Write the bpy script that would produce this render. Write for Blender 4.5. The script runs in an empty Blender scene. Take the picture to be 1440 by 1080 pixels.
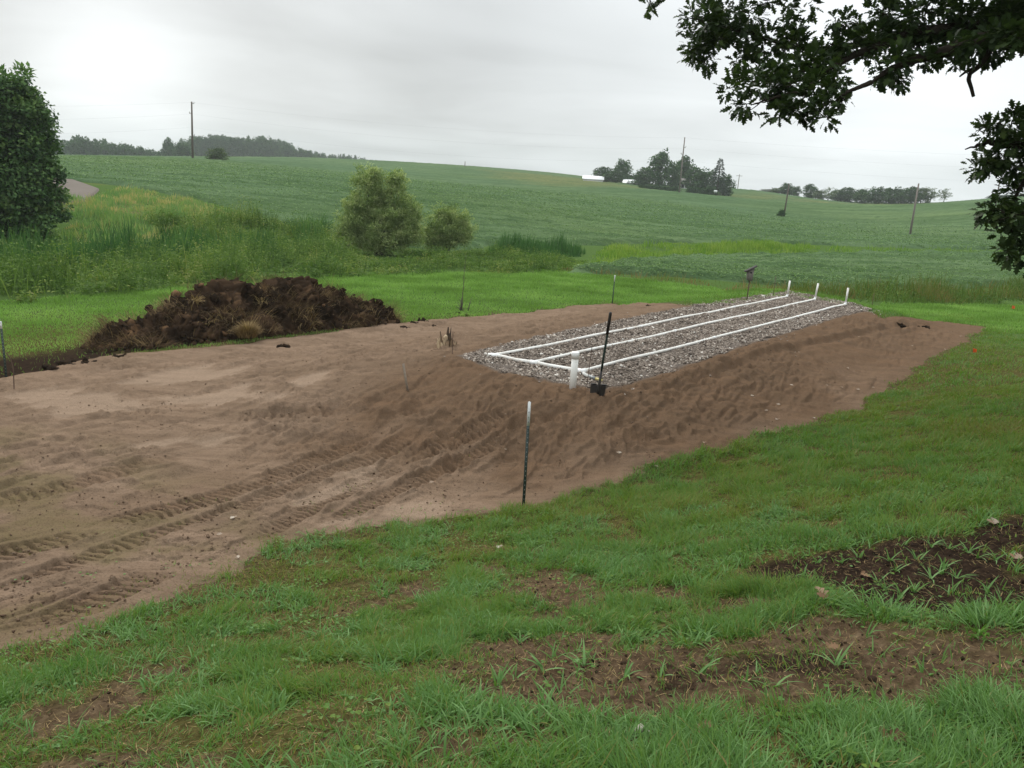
import bpy, math
import numpy as np
from math import radians as R

# ------------------------------------------------------------------ camera
SC = bpy.context.scene
F_PX, PIT, ROL, CZ = 1109.0, R(14.8), R(3.6), 4.0
FWD = np.array([0, math.cos(PIT), -math.sin(PIT)])
RT0 = np.array([1.0, 0, 0]); UP0 = np.array([0, math.sin(PIT), math.cos(PIT)])
RT = math.cos(ROL)*RT0 + math.sin(ROL)*UP0
UPV = -math.sin(ROL)*RT0 + math.cos(ROL)*UP0
cam_d = bpy.data.cameras.new('camera'); cam = bpy.data.objects.new('camera', cam_d)
SC.collection.objects.link(cam)
from mathutils import Matrix, Vector
cam.matrix_world = Matrix(((RT[0], UPV[0], -FWD[0], 0), (RT[1], UPV[1], -FWD[1], 0), (RT[2], UPV[2], -FWD[2], CZ), (0, 0, 0, 1)))
cam_d.sensor_fit = 'HORIZONTAL'; cam_d.sensor_width = 36.0; cam_d.lens = 36.0*F_PX/1440.0
cam_d.clip_start = 0.05; cam_d.clip_end = 20000
SC.camera = cam
# ------------------------------------------------------------------ light
SUN_AZ, SUN_EL = R(-28), R(34)          # azimuth from +Y to +X
SC.view_settings.view_transform = 'Standard'; SC.view_settings.look = 'None'
SC.view_settings.exposure = 0.5; SC.view_settings.gamma = 1.0
SC.cycles.max_bounces = 6; SC.cycles.diffuse_bounces = 3; SC.cycles.transmission_bounces = 4; SC.cycles.transparent_max_bounces = 6
SC.cycles.volume_bounces = 1; SC.cycles.use_denoising = True; SC.cycles.denoiser = 'OPENIMAGEDENOISE'; SC.cycles.denoising_input_passes = 'RGB_ALBEDO_NORMAL'; SC.cycles.denoising_prefilter = 'ACCURATE'; SC.cycles.use_adaptive_sampling = False
sun_d = bpy.data.lights.new('sun', 'SUN'); sun = bpy.data.objects.new('sun', sun_d); SC.collection.objects.link(sun)
sun_d.energy = 1.5; sun_d.angle = R(11); sun_d.color = (1.0, 0.96, 0.90)
sdir = Vector((math.sin(SUN_AZ)*math.cos(SUN_EL), math.cos(SUN_AZ)*math.cos(SUN_EL), math.sin(SUN_EL)))
sun.rotation_euler = sdir.to_track_quat('Z', 'Y').to_euler(); sun.location = sdir*50

def make_world():
    w = bpy.data.worlds.new('World'); SC.world = w; w.use_nodes = True
    nt = w.node_tree; N = nt.nodes; L = nt.links; N.clear()
    out = N.new('ShaderNodeOutputWorld')
    sky = N.new('ShaderNodeTexSky'); sky.sky_type = 'NISHITA'; sky.sun_disc = False
    sky.sun_elevation = SUN_EL; sky.sun_rotation = SUN_AZ; sky.dust_density = 4.0
    b1 = N.new('ShaderNodeBackground'); b1.inputs['Strength'].default_value = 0.1
    L.new(sky.outputs[0], b1.inputs['Color'])
    tc = N.new('ShaderNodeTexCoord')
    sep = N.new('ShaderNodeSeparateXYZ'); L.new(tc.outputs['Generated'], sep.inputs[0])
    def math_(op, a, b=None, clamp=False):
        m = N.new('ShaderNodeMath'); m.operation = op; m.use_clamp = clamp
        for i, v in enumerate((a, b)):
            if v is None: continue
            if isinstance(v, (int, float)): m.inputs[i].default_value = v
            else: L.new(v, m.inputs[i])
        return m.outputs[0]
    z = math_('MAXIMUM', sep.outputs['Z'], 0.0)
    zz = math_('ADD', z, 0.10)
    u = math_('DIVIDE', sep.outputs['X'], zz); v = math_('DIVIDE', sep.outputs['Y'], zz)
    comb = N.new('ShaderNodeCombineXYZ'); L.new(u, comb.inputs[0]); L.new(v, comb.inputs[1])
    n1 = N.new('ShaderNodeTexNoise'); n1.inputs['Scale'].default_value = 0.55; n1.inputs['Detail'].default_value = 5; n1.inputs['Roughness'].default_value = 0.5; n1.inputs['Distortion'].default_value = 0.4
    L.new(comb.outputs[0], n1.inputs['Vector'])
    n2 = N.new('ShaderNodeTexNoise'); n2.inputs['Scale'].default_value = 3.2; n2.inputs['Detail'].default_value = 3
    L.new(tc.outputs['Generated'], n2.inputs['Vector'])
    cl = math_('ADD', math_('MULTIPLY', math_('SUBTRACT', n1.outputs['Fac'], 0.5), 0.38), math_('MULTIPLY', math_('SUBTRACT', n2.outputs['Fac'], 0.5), 0.22))
    def spot(az, el, k, amp):
        a, e = R(az), R(el)
        d = N.new('ShaderNodeVectorMath'); d.operation = 'DOT_PRODUCT'
        L.new(tc.outputs['Generated'], d.inputs[0]); d.inputs[1].default_value = (math.sin(a)*math.cos(e), math.cos(a)*math.cos(e), math.sin(e))
        p = math_('MAXIMUM', d.outputs['Value'], 0.0)
        return math_('MULTIPLY', math_('POWER', p, k), amp)
    val = math_('ADD', cl, 0.51)
    for az, el, k, amp in ((-27, 5, 190, 0.24), (-34, 26, 18, -0.15), (-41, 10, 40, -0.07), (22, 15, 40, 0.18), (-6, 9, 60, -0.07), (-18, 14, 90, -0.05), (12, 0, 50, 0.08), (0, 90, 1.6, 1.10), (30, 4, 50, 0.08)):
        val = math_('ADD', val, spot(az, el, k, amp))
    col = N.new('ShaderNodeCombineColor')
    L.new(math_('MULTIPLY', val, 0.955), col.inputs[0]); L.new(math_('MULTIPLY', val, 1.0), col.inputs[1]); L.new(math_('MULTIPLY', val, 1.02), col.inputs[2])
    b2 = N.new('ShaderNodeBackground'); b2.inputs['Strength'].default_value = 1.0
    L.new(col.outputs[0], b2.inputs['Color'])
    mx = N.new('ShaderNodeMixShader'); mx.inputs[0].default_value = 0.97
    L.new(b1.outputs[0], mx.inputs[1]); L.new(b2.outputs[0], mx.inputs[2])
    L.new(mx.outputs[0], out.inputs['Surface'])
make_world()

# ------------------------------------------------------------------ numeric helpers
rng = np.random.default_rng(7)
def ray(px, py):
    px = np.asarray(px, float); py = np.asarray(py, float)
    return FWD + ((px-720)/F_PX)[..., None]*RT + ((540-py)/F_PX)[..., None]*UPV
def at_z(px, py, z):
    d = ray(px, py); t = (z-CZ)/d[..., 2]; return np.array([0, 0, CZ]) + t[..., None]*d
def at_r(px, py, r):
    d = ray(px, py); t = r/np.hypot(d[..., 0], d[..., 1]); return np.array([0, 0, CZ]) + np.asarray(t)[..., None]*d
def hash2(ix, iy, s):
    h = (ix.astype(np.int64)*374761393 + iy.astype(np.int64)*668265263 + s*974634541) & 0xFFFFFFFF
    h = ((h ^ (h >> 13))*1274126177) & 0xFFFFFFFF
    h = h ^ (h >> 16)
    return (h & 0xFFFF)/65536.0
def pn(x, y, s=0):
    ix = np.floor(x); iy = np.floor(y); fx = x-ix; fy = y-iy
    ux = fx*fx*fx*(fx*(fx*6-15)+10); uy = fy*fy*fy*(fy*(fy*6-15)+10)
    def g(a, b):
        t = hash2(a, b, s)*2*math.pi
        return np.cos(t)*(x-a) + np.sin(t)*(y-b)
    n00 = g(ix, iy); n10 = g(ix+1, iy); n01 = g(ix, iy+1); n11 = g(ix+1, iy+1)
    a = n00+(n10-n00)*ux; b = n01+(n11-n01)*ux
    return (a+(b-a)*uy)*1.5
def fbm(x, y, o=4, s=0, rough=0.5):
    v = 0; a = 1.0
    for k in range(o):
        v = v + a*pn(x*2**k + 17.3*k, y*2**k - 9.1*k, s+k); a *= rough
    return v
def sstep(a, b, x):
    t = np.clip((x-a)/(b-a), 0, 1); return t*t*(3-2*t)
def poly_sd(x, y, P):
    """signed distance, positive inside"""
    P = np.asarray(P, float); n = len(P)
    d2 = np.full(x.shape, 1e18); ins = np.zeros(x.shape, bool)
    for i in range(n):
        ax, ay = P[i]; bx, by = P[(i+1) % n]
        ex, ey = bx-ax, by-ay
        t = np.clip(((x-ax)*ex+(y-ay)*ey)/(ex*ex+ey*ey+1e-12), 0, 1)
        d2 = np.minimum(d2, (x-ax-t*ex)**2+(y-ay-t*ey)**2)
        c = ((ay > y) != (by > y)) & (x < ex*(y-ay)/(ey if abs(ey) > 1e-12 else 1e-12)+ax)
        ins ^= c
    d = np.sqrt(d2); return np.where(ins, d, -d)

# ------------------------------------------------------------------ terrain height
CTL = []   # az(deg), r, z
def c_px(px, py, z):
    p = at_z(px, py, z); CTL.append((math.degrees(math.atan2(p[0], p[1])), math.hypot(p[0], p[1]), z))
def c_r(px, py, r):
    p = at_r(px, py, r); CTL.append((math.degrees(math.atan2(p[0], p[1])), r, float(p[2])))
for a in (-48, -24, 0, 24, 48):
    CTL.append((a, 0.4, 2.35)); CTL.append((a, 1.2, 2.33))
for px, py, z in ((0, 1080, 1.45), (360, 1080, 1.9), (720, 1080, 2.12), (1080, 1080, 2.2), (1440, 1080, 2.2),
                  (0, 930, .75), (300, 820, .45), (490, 745, .15), (735, 712, 0), (900, 665, .05), (1050, 612, .1), (1200, 575, .2), (1290, 515, .3), (1395, 460, .35),
                  (400, 940, 1.25), (720, 900, 1.35), (1100, 900, 1.7), (1300, 700, 1.4), (1440, 880, 1.95), (1000, 760, .9), (1400, 560, .9),
                  (0, 800, .3), (0, 600, -.02), (200, 600, 0), (480, 500, -.08), (120, 495, -.2), (560, 445, -.2), (862, 425, -.3), (1000, 440, -.2),
                  (100, 415, -.5), (500, 385, -.5), (800, 380, -.55), (1100, 410, -.45), (1300, 425, -.4), (1440, 420, -.4), (1440, 450, .2),
                  (40, 330, -.8), (240, 345, -.85), (535, 355, -.9), (628, 350, -.9), (760, 360, -.9), (900, 348, -.9), (1100, 350, -.6), (1300, 350, -.5), (1440, 345, -.5),
                  (200, 300, .1), (330, 305, -.3), (110, 270, .6), (900, 310, -.2), (900, 288, .7), (700, 300, .3), (500, 290, .4), (620, 320, -.6), (1100, 320, -.5), (1250, 310, .1)):
    c_px(px, py, z)
for px, py, r in ((1102, 306, 150), (1280, 333, 118), (955, 272, 200), (271, 225, 180), (100, 224, 200), (100, 219, 320), (250, 222, 300), (400, 222, 360), (600, 232, 420), (800, 246, 400),
                  (700, 262, 200), (500, 245, 190), (1060, 268, 320), (900, 262, 260), (1000, 276, 250), (1250, 290, 320), (1420, 278, 320), (1440, 300, 170), (1180, 287, 300)):
    c_r(px, py, r)
for a in (-50, -25, 0, 25, 50):
    CTL.append((a, 900, -4)); CTL.append((a, 3000, -25))
for px, py, r in ((100, 223, 460), (200, 221, 440), (270, 225, 420), (900, 262, 350), (1200, 290, 430), (1300, 289, 420)): c_r(px, py, r)
CTL = np.array(CTL)
def _uv(az, r): return az/22.0, np.log(r+3.0)*2.2
cu, cv = _uv(CTL[:, 0], CTL[:, 1])
def _k(d2): return np.where(d2 > 1e-12, 0.5*d2*np.log(np.maximum(d2, 1e-12)), 0)
_n = len(CTL)
_A = np.zeros((_n+3, _n+3)); _A[:_n, :_n] = _k((cu[:, None]-cu)**2+(cv[:, None]-cv)**2) + np.eye(_n)*0.004
_A[:_n, _n] = 1; _A[:_n, _n+1] = cu; _A[:_n, _n+2] = cv; _A[_n:, :_n] = _A[:_n, _n:].T
_w = np.linalg.solve(_A, np.concatenate([CTL[:, 2], np.zeros(3)]))
TA = np.linspace(-52, 52, 209); TV = np.linspace(_uv(0, 0.3)[1], _uv(0, 3200.)[1], 700)
_ua, _va = np.meshgrid(TA/22.0, TV, indexing='ij')
_T = np.zeros(_ua.shape)
for i in range(_n): _T += _w[i]*_k((_ua-cu[i])**2+(_va-cv[i])**2)
_T += _w[_n]+_w[_n+1]*_ua+_w[_n+2]*_va
def H0(x, y):
    x = np.asarray(x, float); y = np.asarray(y, float)
    az = np.degrees(np.arctan2(x, y)); r = np.clip(np.hypot(x, y), 0.31, 3190)
    az = np.where(np.abs(az) > 45, np.sign(az)*45*(180-np.abs(az))/135, az)
    a = (az+52)/104*208; v = (_uv(0, r)[1]-TV[0])/(TV[-1]-TV[0])*699
    ia = np.clip(a.astype(int), 0, 207); iv = np.clip(v.astype(int), 0, 698); fa = a-ia; fv = v-iv
    return (_T[ia, iv]*(1-fa)*(1-fv)+_T[ia+1, iv]*fa*(1-fv)+_T[ia, iv+1]*(1-fa)*fv+_T[ia+1, iv+1]*fa*fv)
BED_Z = 0.62
BED = at_z([644, 700, 780, 850, 925, 1050, 1160, 1224, 1200, 1110, 1000, 900, 800, 700], [503, 524, 540, 551, 530, 487, 453, 436, 428, 411, 427, 446, 467, 489], BED_Z)[:, :2]
BEDC = BED.mean(0)
LAT = at_z(1106, 417, .65)[:2]-at_z(695, 500, .65)[:2]; LAT /= np.linalg.norm(LAT)
def H(x, y):
    x = np.asarray(x, float); y = np.asarray(y, float)
    h = H0(x, y)
    near = (np.abs(x-BEDC[0]) < 16) & (np.abs(y-BEDC[1]) < 18)
    if np.any(near):
        d = -poly_sd(x, y, BED)
        side = (x-BEDC[0])*(-LAT[1])+(y-BEDC[1])*LAT[0]      # >0 : left / far side
        fall = 3.3+1.7*sstep(-2.5, 4, side)
        k = 1-sstep(0, 1, np.clip(d/fall, 0, 1))
        h = np.where(near, h+(BED_Z-h)*k, h)
    return h
def G(px, py):
    """where the sight line of a photo pixel meets the ground"""
    px = np.atleast_1d(np.asarray(px, float)); py = np.atleast_1d(np.asarray(py, float))
    d = ray(px, py); d = d/np.hypot(d[:, 0], d[:, 1])[:, None]
    ts = 1.0*1.012**np.arange(560)
    out = np.zeros((len(px), 3))
    X = d[:, None, 0]*ts; Y = d[:, None, 1]*ts; Z = CZ+d[:, None, 2]*ts
    below = Z < H(X, Y)
    for i in range(len(px)):
        k = int(np.argmax(below[i])) if below[i].any() else 559
        lo, hi = ts[max(k-1, 0)], ts[k]
        for _ in range(18):
            m = (lo+hi)/2; q = d[i]*m
            if CZ+q[2] < float(H(np.array([q[0]]), np.array([q[1]]))[0]): hi = m
            else: lo = m
        q = d[i]*hi; out[i] = (q[0], q[1], CZ+q[2])
    return out
def GP(pts):
    a = np.array(pts, float); return G(a[:, 0], a[:, 1])[:, :2]
def pxs(p):
    """metres per photo pixel at a point"""
    return float(np.dot(np.array(p, float)[:3]-np.array([0, 0, CZ]), FWD))/F_PX
def ground_at(px, py):
    p = G(px, py)[0]; return Vector(p)

# ------------------------------------------------------------------ mesh helpers
COL = SC.collection
def mesh_obj(name, V, faces, mat, parent=None, smooth=False, attrs=None, loc=None):
    """faces: int array (n,3|4) or list of such arrays"""
    me = bpy.data.meshes.new(name)
    V = np.asarray(V, np.float32)
    if loc is not None: V = V-np.asarray(loc, np.float32)
    fl = faces if isinstance(faces, list) else [faces]
    fl = [np.asarray(f, np.int32) for f in fl if len(f)]
    nl = sum(f.size for f in fl); npoly = sum(len(f) for f in fl)
    me.vertices.add(len(V)); me.vertices.foreach_set('co', V.ravel())
    me.loops.add(nl); me.loops.foreach_set('vertex_index', np.concatenate([f.ravel() for f in fl]))
    me.polygons.add(npoly)
    tot = np.concatenate([np.full(len(f), f.shape[1], np.int32) for f in fl])
    me.polygons.foreach_set('loop_start', np.concatenate([[0], np.cumsum(tot)[:-1]]).astype(np.int32))
    me.polygons.foreach_set('loop_total', tot)
    if smooth: me.polygons.foreach_set('use_smooth', np.ones(npoly, bool))
    me.update(calc_edges=True)
    for k, v in (attrs or {}).items():
        v = np.asarray(v, np.float32)
        a = me.attributes.new(k, 'FLOAT', 'POINT' if len(v) == len(V) else 'FACE'); a.data.foreach_set('value', v)
    if mat is not None: me.materials.append(mat)
    o = bpy.data.objects.new(name, me); COL.objects.link(o)
    if loc is not None: o.location = Vector([float(q) for q in loc])
    if parent is not None: o.parent = parent
    return o
def tag(o, label=None, cat=None, group=None, kind=None):
    if label: o['label'] = label
    if cat: o['category'] = cat
    if group: o['group'] = group
    if kind: o['kind'] = kind
    return o
def thing(name, label, cat, loc=(0, 0, 0), group=None, rotz=0):
    o = bpy.data.objects.new(name, None); COL.objects.link(o); o.empty_display_size = 0.2
    o.location = Vector([float(q) for q in loc]); o.rotation_euler = (0, 0, rotz)
    return tag(o, label, cat, group)
class MB:
    def __init__(s): s.V = []; s.Q = []; s.T = []; s.n = 0; s.a = []
    def add(s, V, Q=None, T=None, a=0.5):
        V = np.asarray(V, float).reshape(-1, 3)
        s.V.append(V); s.a.append(np.broadcast_to(np.asarray(a, float), (len(V),)))
        if Q is not None and len(Q): s.Q.append(np.asarray(Q, int)+s.n)
        if T is not None and len(T): s.T.append(np.asarray(T, int)+s.n)
        s.n += len(V)
    def tube(s, pts, rad, n=8, a=0.5, cap=True):
        P = np.asarray(pts, float); m = len(P); rad = np.broadcast_to(np.asarray(rad, float), (m,))
        t = np.gradient(P, axis=0); t /= np.linalg.norm(t, axis=1)[:, None]+1e-9
        ref = np.array([0.31, 0.2, 0.93]) if abs(t[0][2]) < 0.9 else np.array([1.0, 0.1, 0])
        u = np.cross(t, ref); u /= np.linalg.norm(u, axis=1)[:, None]+1e-9; w = np.cross(t, u)
        an = np.arange(n)*2*math.pi/n
        V = P[:, None]+rad[:, None, None]*(np.cos(an)[None, :, None]*u[:, None]+np.sin(an)[None, :, None]*w[:, None])
        i = np.arange(m-1)[:, None]*n; j = np.arange(n)[None]; j2 = (j+1) % n
        Q = np.stack([i+j, i+j2, i+n+j2, i+n+j], -1).reshape(-1, 4)
        V = V.reshape(-1, 3); T = None
        if cap:
            V = np.concatenate([V, P[:1], P[-1:]]); c0, c1 = m*n, m*n+1; jj = np.arange(n); k2 = (jj+1) % n
            T = np.concatenate([np.stack([np.full(n, c0), k2, jj], -1), np.stack([np.full(n, c1), (m-1)*n+jj, (m-1)*n+k2], -1)])
        s.add(V, Q, T, a)
    def box(s, c, size, M=None, a=0.5):
        c = np.asarray(c, float); h = np.asarray(size, float)/2
        V = np.array([(x, y, z) for x in (-1, 1) for y in (-1, 1) for z in (-1, 1)])*h
        if M is not None: V = V@np.asarray(M).T
        s.add(V+c, [(0, 1, 3, 2), (4, 6, 7, 5), (0, 4, 5, 1), (2, 3, 7, 6), (0, 2, 6, 4), (1, 5, 7, 3)], None, a)
    def prism(s, pts2, y0, y1, a=0.5):
        n = len(pts2); V = [(p[0], y0, p[1]) for p in pts2]+[(p[0], y1, p[1]) for p in pts2]
        V = V+[tuple(np.mean(V[:n], 0)), tuple(np.mean(V[n:2*n], 0))]
        j = np.arange(n); k = (j+1) % n
        s.add(V, np.stack([j, j+n, k+n, k], -1), np.concatenate([np.stack([np.full(n, 2*n), j, k], -1), np.stack([np.full(n, 2*n+1), k+n, j+n], -1)]), a)
    def build(s, name, mat, parent=None, smooth=False, M=None, loc=None):
        V = np.concatenate(s.V)
        if M is not None: V = V@np.asarray(M).T
        fs = []
        if s.Q: fs.append(np.concatenate(s.Q))
        if s.T: fs.append(np.concatenate(s.T))
        return mesh_obj(name, V, fs, mat, parent, smooth, {'tint': np.concatenate(s.a)}, loc)

# ------------------------------------------------------------------ materials
def new_mat(name):
    m = bpy.data.materials.new(name); m.use_nodes = True; nt = m.node_tree; nt.nodes.clear()
    out = nt.nodes.new('ShaderNodeOutputMaterial'); return m, nt, out
def ramp(nt, fac, stops):
    r = nt.nodes.new('ShaderNodeValToRGB'); e = r.color_ramp.elements
    while len(e) < len(stops): e.new(0.5)
    for el, (p, c) in zip(e, stops): el.position = p; el.color = (*c, 1)
    nt.links.new(fac, r.inputs[0]); return r.outputs[0]
def noise(nt, scale, detail=4, rough=0.55, coord='Object', stretch=None, dist=0):
    tc = nt.nodes.new('ShaderNodeTexCoord'); v = tc.outputs[coord]
    if stretch:
        mp = nt.nodes.new('ShaderNodeMapping'); mp.inputs['Scale'].default_value = stretch[:3]
        if len(stretch) > 3: mp.inputs['Rotation'].default_value = (0, 0, stretch[3])
        nt.links.new(v, mp.inputs[0]); v = mp.outputs[0]
    n = nt.nodes.new('ShaderNodeTexNoise'); n.inputs['Scale'].default_value = scale; n.inputs['Detail'].default_value = detail; n.inputs['Roughness'].default_value = rough; n.inputs['Distortion'].default_value = dist
    nt.links.new(v, n.inputs['Vector']); return n.outputs['Fac']
def attr(nt, name):
    a = nt.nodes.new('ShaderNodeAttribute'); a.attribute_name = name; return a.outputs['Fac']
def mixc(nt, f, a, b, mode='MIX'):
    m = nt.nodes.new('ShaderNodeMix'); m.data_type = 'RGBA'; m.blend_type = mode
    for k, v in ((0, f), (6, a), (7, b)):
        if isinstance(v, (int, float)): m.inputs[k].default_value = v
        elif isinstance(v, tuple): m.inputs[k].default_value = (*v, 1)
        else: nt.links.new(v, m.inputs[k])
    return m.outputs[2]
def mnode(nt, op, a, b=0.0, clamp=False):
    m = nt.nodes.new('ShaderNodeMath'); m.operation = op; m.use_clamp = clamp
    for i, v in enumerate((a, b)):
        if isinstance(v, (int, float)): m.inputs[i].default_value = v
        else: nt.links.new(v, m.inputs[i])
    return m.outputs[0]
def principled(nt, out, col, rough=0.8, spec=0.3, bump=None, bs=0.3, bd=0.02, metal=0):
    p = nt.nodes.new('ShaderNodeBsdfPrincipled')
    if isinstance(col, tuple): p.inputs['Base Color'].default_value = (*col, 1)
    else: nt.links.new(col, p.inputs['Base Color'])
    if isinstance(rough, (int, float)): p.inputs['Roughness'].default_value = rough
    else: nt.links.new(rough, p.inputs['Roughness'])
    p.inputs['Specular IOR Level'].default_value = spec; p.inputs['Metallic'].default_value = metal
    if bump is not None:
        b = nt.nodes.new('ShaderNodeBump'); b.inputs['Strength'].default_value = bs; b.inputs['Distance'].default_value = bd
        nt.links.new(bump, b.inputs['Height']); nt.links.new(b.outputs[0], p.inputs['Normal'])
    nt.links.new(p.outputs[0], out.inputs['Surface']); return p
def leaf_mat(name, stops, transl=0.3, rough=0.5, spec=0.35):
    """foliage: colour varies leaf by leaf through the 'tint' attribute"""
    m, nt, out = new_mat(name)
    c = ramp(nt, attr(nt, 'tint'), stops)
    p = principled(nt, out, c, rough, spec)
    t = nt.nodes.new('ShaderNodeBsdfTranslucent'); nt.links.new(mixc(nt, 1.0, c, (1.0, 1.15, 0.55), 'MULTIPLY'), t.inputs['Color'])
    mx = nt.nodes.new('ShaderNodeMixShader'); mx.inputs[0].default_value = transl
    nt.links.new(p.outputs[0], mx.inputs[1]); nt.links.new(t.outputs[0], mx.inputs[2]); nt.links.new(mx.outputs[0], out.inputs['Surface'])
    return m
def plain(name, col, rough=0.7, spec=0.3, var=0.15, scale=8, metal=0, bs=0.2, bd=0.01):
    m, nt, out = new_mat(name); n = noise(nt, scale)
    c = mixc(nt, n, tuple(q*(1-var) for q in col), tuple(min(1, q*(1+var)) for q in col))
    principled(nt, out, c, rough, spec, n, bs, bd, metal); return m
def tint_mat(name, stops, rough=0.85, spec=0.2, scale=30, bd=0.01):
    m, nt, out = new_mat(name); n = noise(nt, scale, 5)
    c = mixc(nt, mnode(nt, 'MULTIPLY', n, 0.5), ramp(nt, attr(nt, 'tint'), stops), (0.02, 0.015, 0.01))
    principled(nt, out, c, rough, spec, n, 0.5, bd); return m
M = {}
# ground: soil / turf base / field verge blended by world-fixed attributes
m, nt, out = new_mat('ground_soil'); M['ground'] = m
n1 = noise(nt, 1.3, 6); n2 = noise(nt, 14, 6, .65); n3 = noise(nt, 90, 3, .6)
turf = ramp(nt, n2, [(0.25, (.030, .028, .010)), (0.5, (.070, .062, .022)), (0.75, (.135, .115, .045))])
soil = mixc(nt, n1, ramp(nt, n2, [(0.25, (.040, .027, .016)), (0.5, (.105, .072, .043)), (0.8, (.20, .145, .09))]), ramp(nt, n2, [(0.3, (.030, .020, .012)), (0.55, (.072, .048, .029)), (0.8, (.16, .115, .07))]))
dark = ramp(nt, n2, [(0.3, (.012, .009, .007)), (0.6, (.035, .023, .016)), (0.85, (.10, .066, .042))])
c = mixc(nt, attr(nt, 'lush'), turf, ramp(nt, n2, [(.3, (.045, .085, .022)), (.7, (.085, .135, .038))]))
c = mixc(nt, attr(nt, 'bare'), c, soil); c = mixc(nt, attr(nt, 'dark'), c, dark)
c = mixc(nt, attr(nt, 'tan'), c, ramp(nt, n2, [(0.3, (.13, .10, .045)), (0.7, (.24, .18, .09))]))
hh = mnode(nt, 'ADD', mnode(nt, 'MULTIPLY', n2, 1.0), mnode(nt, 'MULTIPLY', n3, 0.35))
principled(nt, out, c, 1.0, 0.0, hh, 0.9, 0.035)
# sand
m, nt, out = new_mat('sand'); M['sand'] = m
n1 = noise(nt, 0.5, 5); n2 = noise(nt, 60, 4, .7); n3 = noise(nt, 5, 6, .6); n4 = noise(nt, 1.2, 6, .65, stretch=(0.35, 1.6, 1, R(-38)))
dry = mixc(nt, n3, (.180, .123, .084), (.268, .189, .132))
wet = mixc(nt, n3, (.108, .067, .041), (.174, .111, .069))
c = mixc(nt, attr(nt, 'wet'), dry, wet)
c = mixc(nt, mnode(nt, 'MULTIPLY', ramp(nt, n4, [(0.42, (0, 0, 0)), (0.62, (1, 1, 1))]), 0.38), c, (.112, .077, .050))
n6 = noise(nt, 2.6, 7, .68, stretch=(0.25, 2.0, 1, R(-33)))
c = mixc(nt, mnode(nt, 'MULTIPLY', ramp(nt, n6, [(0.44, (0, 0, 0)), (0.60, (1, 1, 1))]), 0.40), c, (.096, .065, .044))
c = mixc(nt, attr(nt, 'pale'), c, (.315, .232, .168))
c = mixc(nt, mnode(nt, 'MULTIPLY', attr(nt, 'olive'), n3), c, (.13, .105, .05))
c = mixc(nt, mnode(nt, 'MULTIPLY', ramp(nt, n2, [(0.38, (1, 1, 1)), (0.5, (0, 0, 0))]), 0.5), c, (.06, .04, .026))
hh = mnode(nt, 'ADD', mnode(nt, 'ADD', mnode(nt, 'MULTIPLY', n2, 0.5), n3), mnode(nt, 'MULTIPLY', n6, 1.5))
c = mixc(nt, attr(nt, 'bed'), c, ramp(nt, n2, [(.3, (.04, .033, .028)), (.5, (.12, .10, .085)), (.75, (.24, .205, .18))]))
principled(nt, out, c, 1.0, 0.0, hh, 0.8, 0.03)
# gravel stones
m, nt, out = new_mat('gravel'); M['gravel'] = m
c = ramp(nt, attr(nt, 'tint'), [(0.0, (.045, .037, .031)), (0.25, (.14, .112, .090)), (0.5, (.22, .18, .147)), (0.75, (.32, .27, .228)), (0.93, (.42, .36, .30)), (1.0, (.66, .62, .56))])
principled(nt, out, c, 0.85, 0.08)
M['lawn'] = leaf_mat('lawn_blades', [(0, (.27, .20, .085)), (.10, (.18, .165, .045)), (.3, (.150, .214, .040)), (.6, (.108, .204, .042)), (.85, (.100, .202, .058)), (1, (.185, .31, .115))], .36, .5, .10)
M['lawn_far'] = leaf_mat('far_lawn_blades', [(0, (.12, .21, .045)), (.5, (.175, .31, .074)), (1, (.26, .40, .115))], .38, .7, .05)
M['weed'] = leaf_mat('weed_leaves', [(0, (.042, .082, .022)), (.35, (.082, .145, .035)), (.65, (.135, .205, .05)), (.85, (.18, .235, .06)), (1, (.24, .25, .09))], .36, .7, .04)
M['dry'] = leaf_mat('dry_grass', [(0, (.085, .14, .03)), (.35, (.15, .15, .045)), (.6, (.21, .15, .065)), (.85, (.25, .14, .075)), (1, (.33, .24, .13))], .28, .8, .04)
M['reed'] = leaf_mat('reed_blades', [(0, (.032, .08, .026)), (.5, (.052, .125, .038)), (1, (.095, .18, .055))], .32, .7, .05)
M['soy'] = leaf_mat('soybean_leaves', [(0, (.050, .095, .032)), (.5, (.115, .195, .072)), (1, (.23, .32, .145))], .3, .7, .05)
M['meadow'] = leaf_mat('meadow_blades', [(0, (.12, .22, .08)), (.5, (.18, .29, .10)), (.8, (.28, .29, .11)), (1, (.42, .34, .17))], .36, .7, .05)
M['bright'] = leaf_mat('bright_ditch_blades', [(0, (.10, .20, .03)), (.5, (.17, .27, .045)), (1, (.28, .34, .09))], .38, .7, .05)
M['oak'] = leaf_mat('oak_leaves', [(0, (.016, .030, .010)), (.5, (.032, .056, .017)), (1, (.075, .115, .030))], .28, .5, .15)
M['maple'] = leaf_mat('maple_leaves', [(0, (.026, .060, .022)), (.5, (.075, .145, .046)), (1, (.18, .27, .09))], .28, .6, .10)
M['willow'] = leaf_mat('willow_leaves', [(0, (.11, .17, .058)), (.5, (.24, .315, .115)), (1, (.44, .49, .23))], .32, .6, .10)
M['far_leaf'] = leaf_mat('distant_leaves', [(0, (.020, .052, .020)), (.5, (.040, .090, .032)), (1, (.080, .145, .050))], .22, .7, .06)
M['far_pale'] = leaf_mat('distant_pale_leaves', [(0, (.045, .08, .028)), (.5, (.075, .12, .04)), (1, (.13, .165, .06))], .22, .7, .06)
M['spruce'] = leaf_mat('spruce_needles', [(0, (.012, .03, .016)), (.5, (.022, .046, .025)), (1, (.04, .07, .036))], .1, .6, .25)
M['bark'] = plain('bark', (.06, .048, .038), .95, .1, .5, 14, bs=.8, bd=.04)
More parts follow.
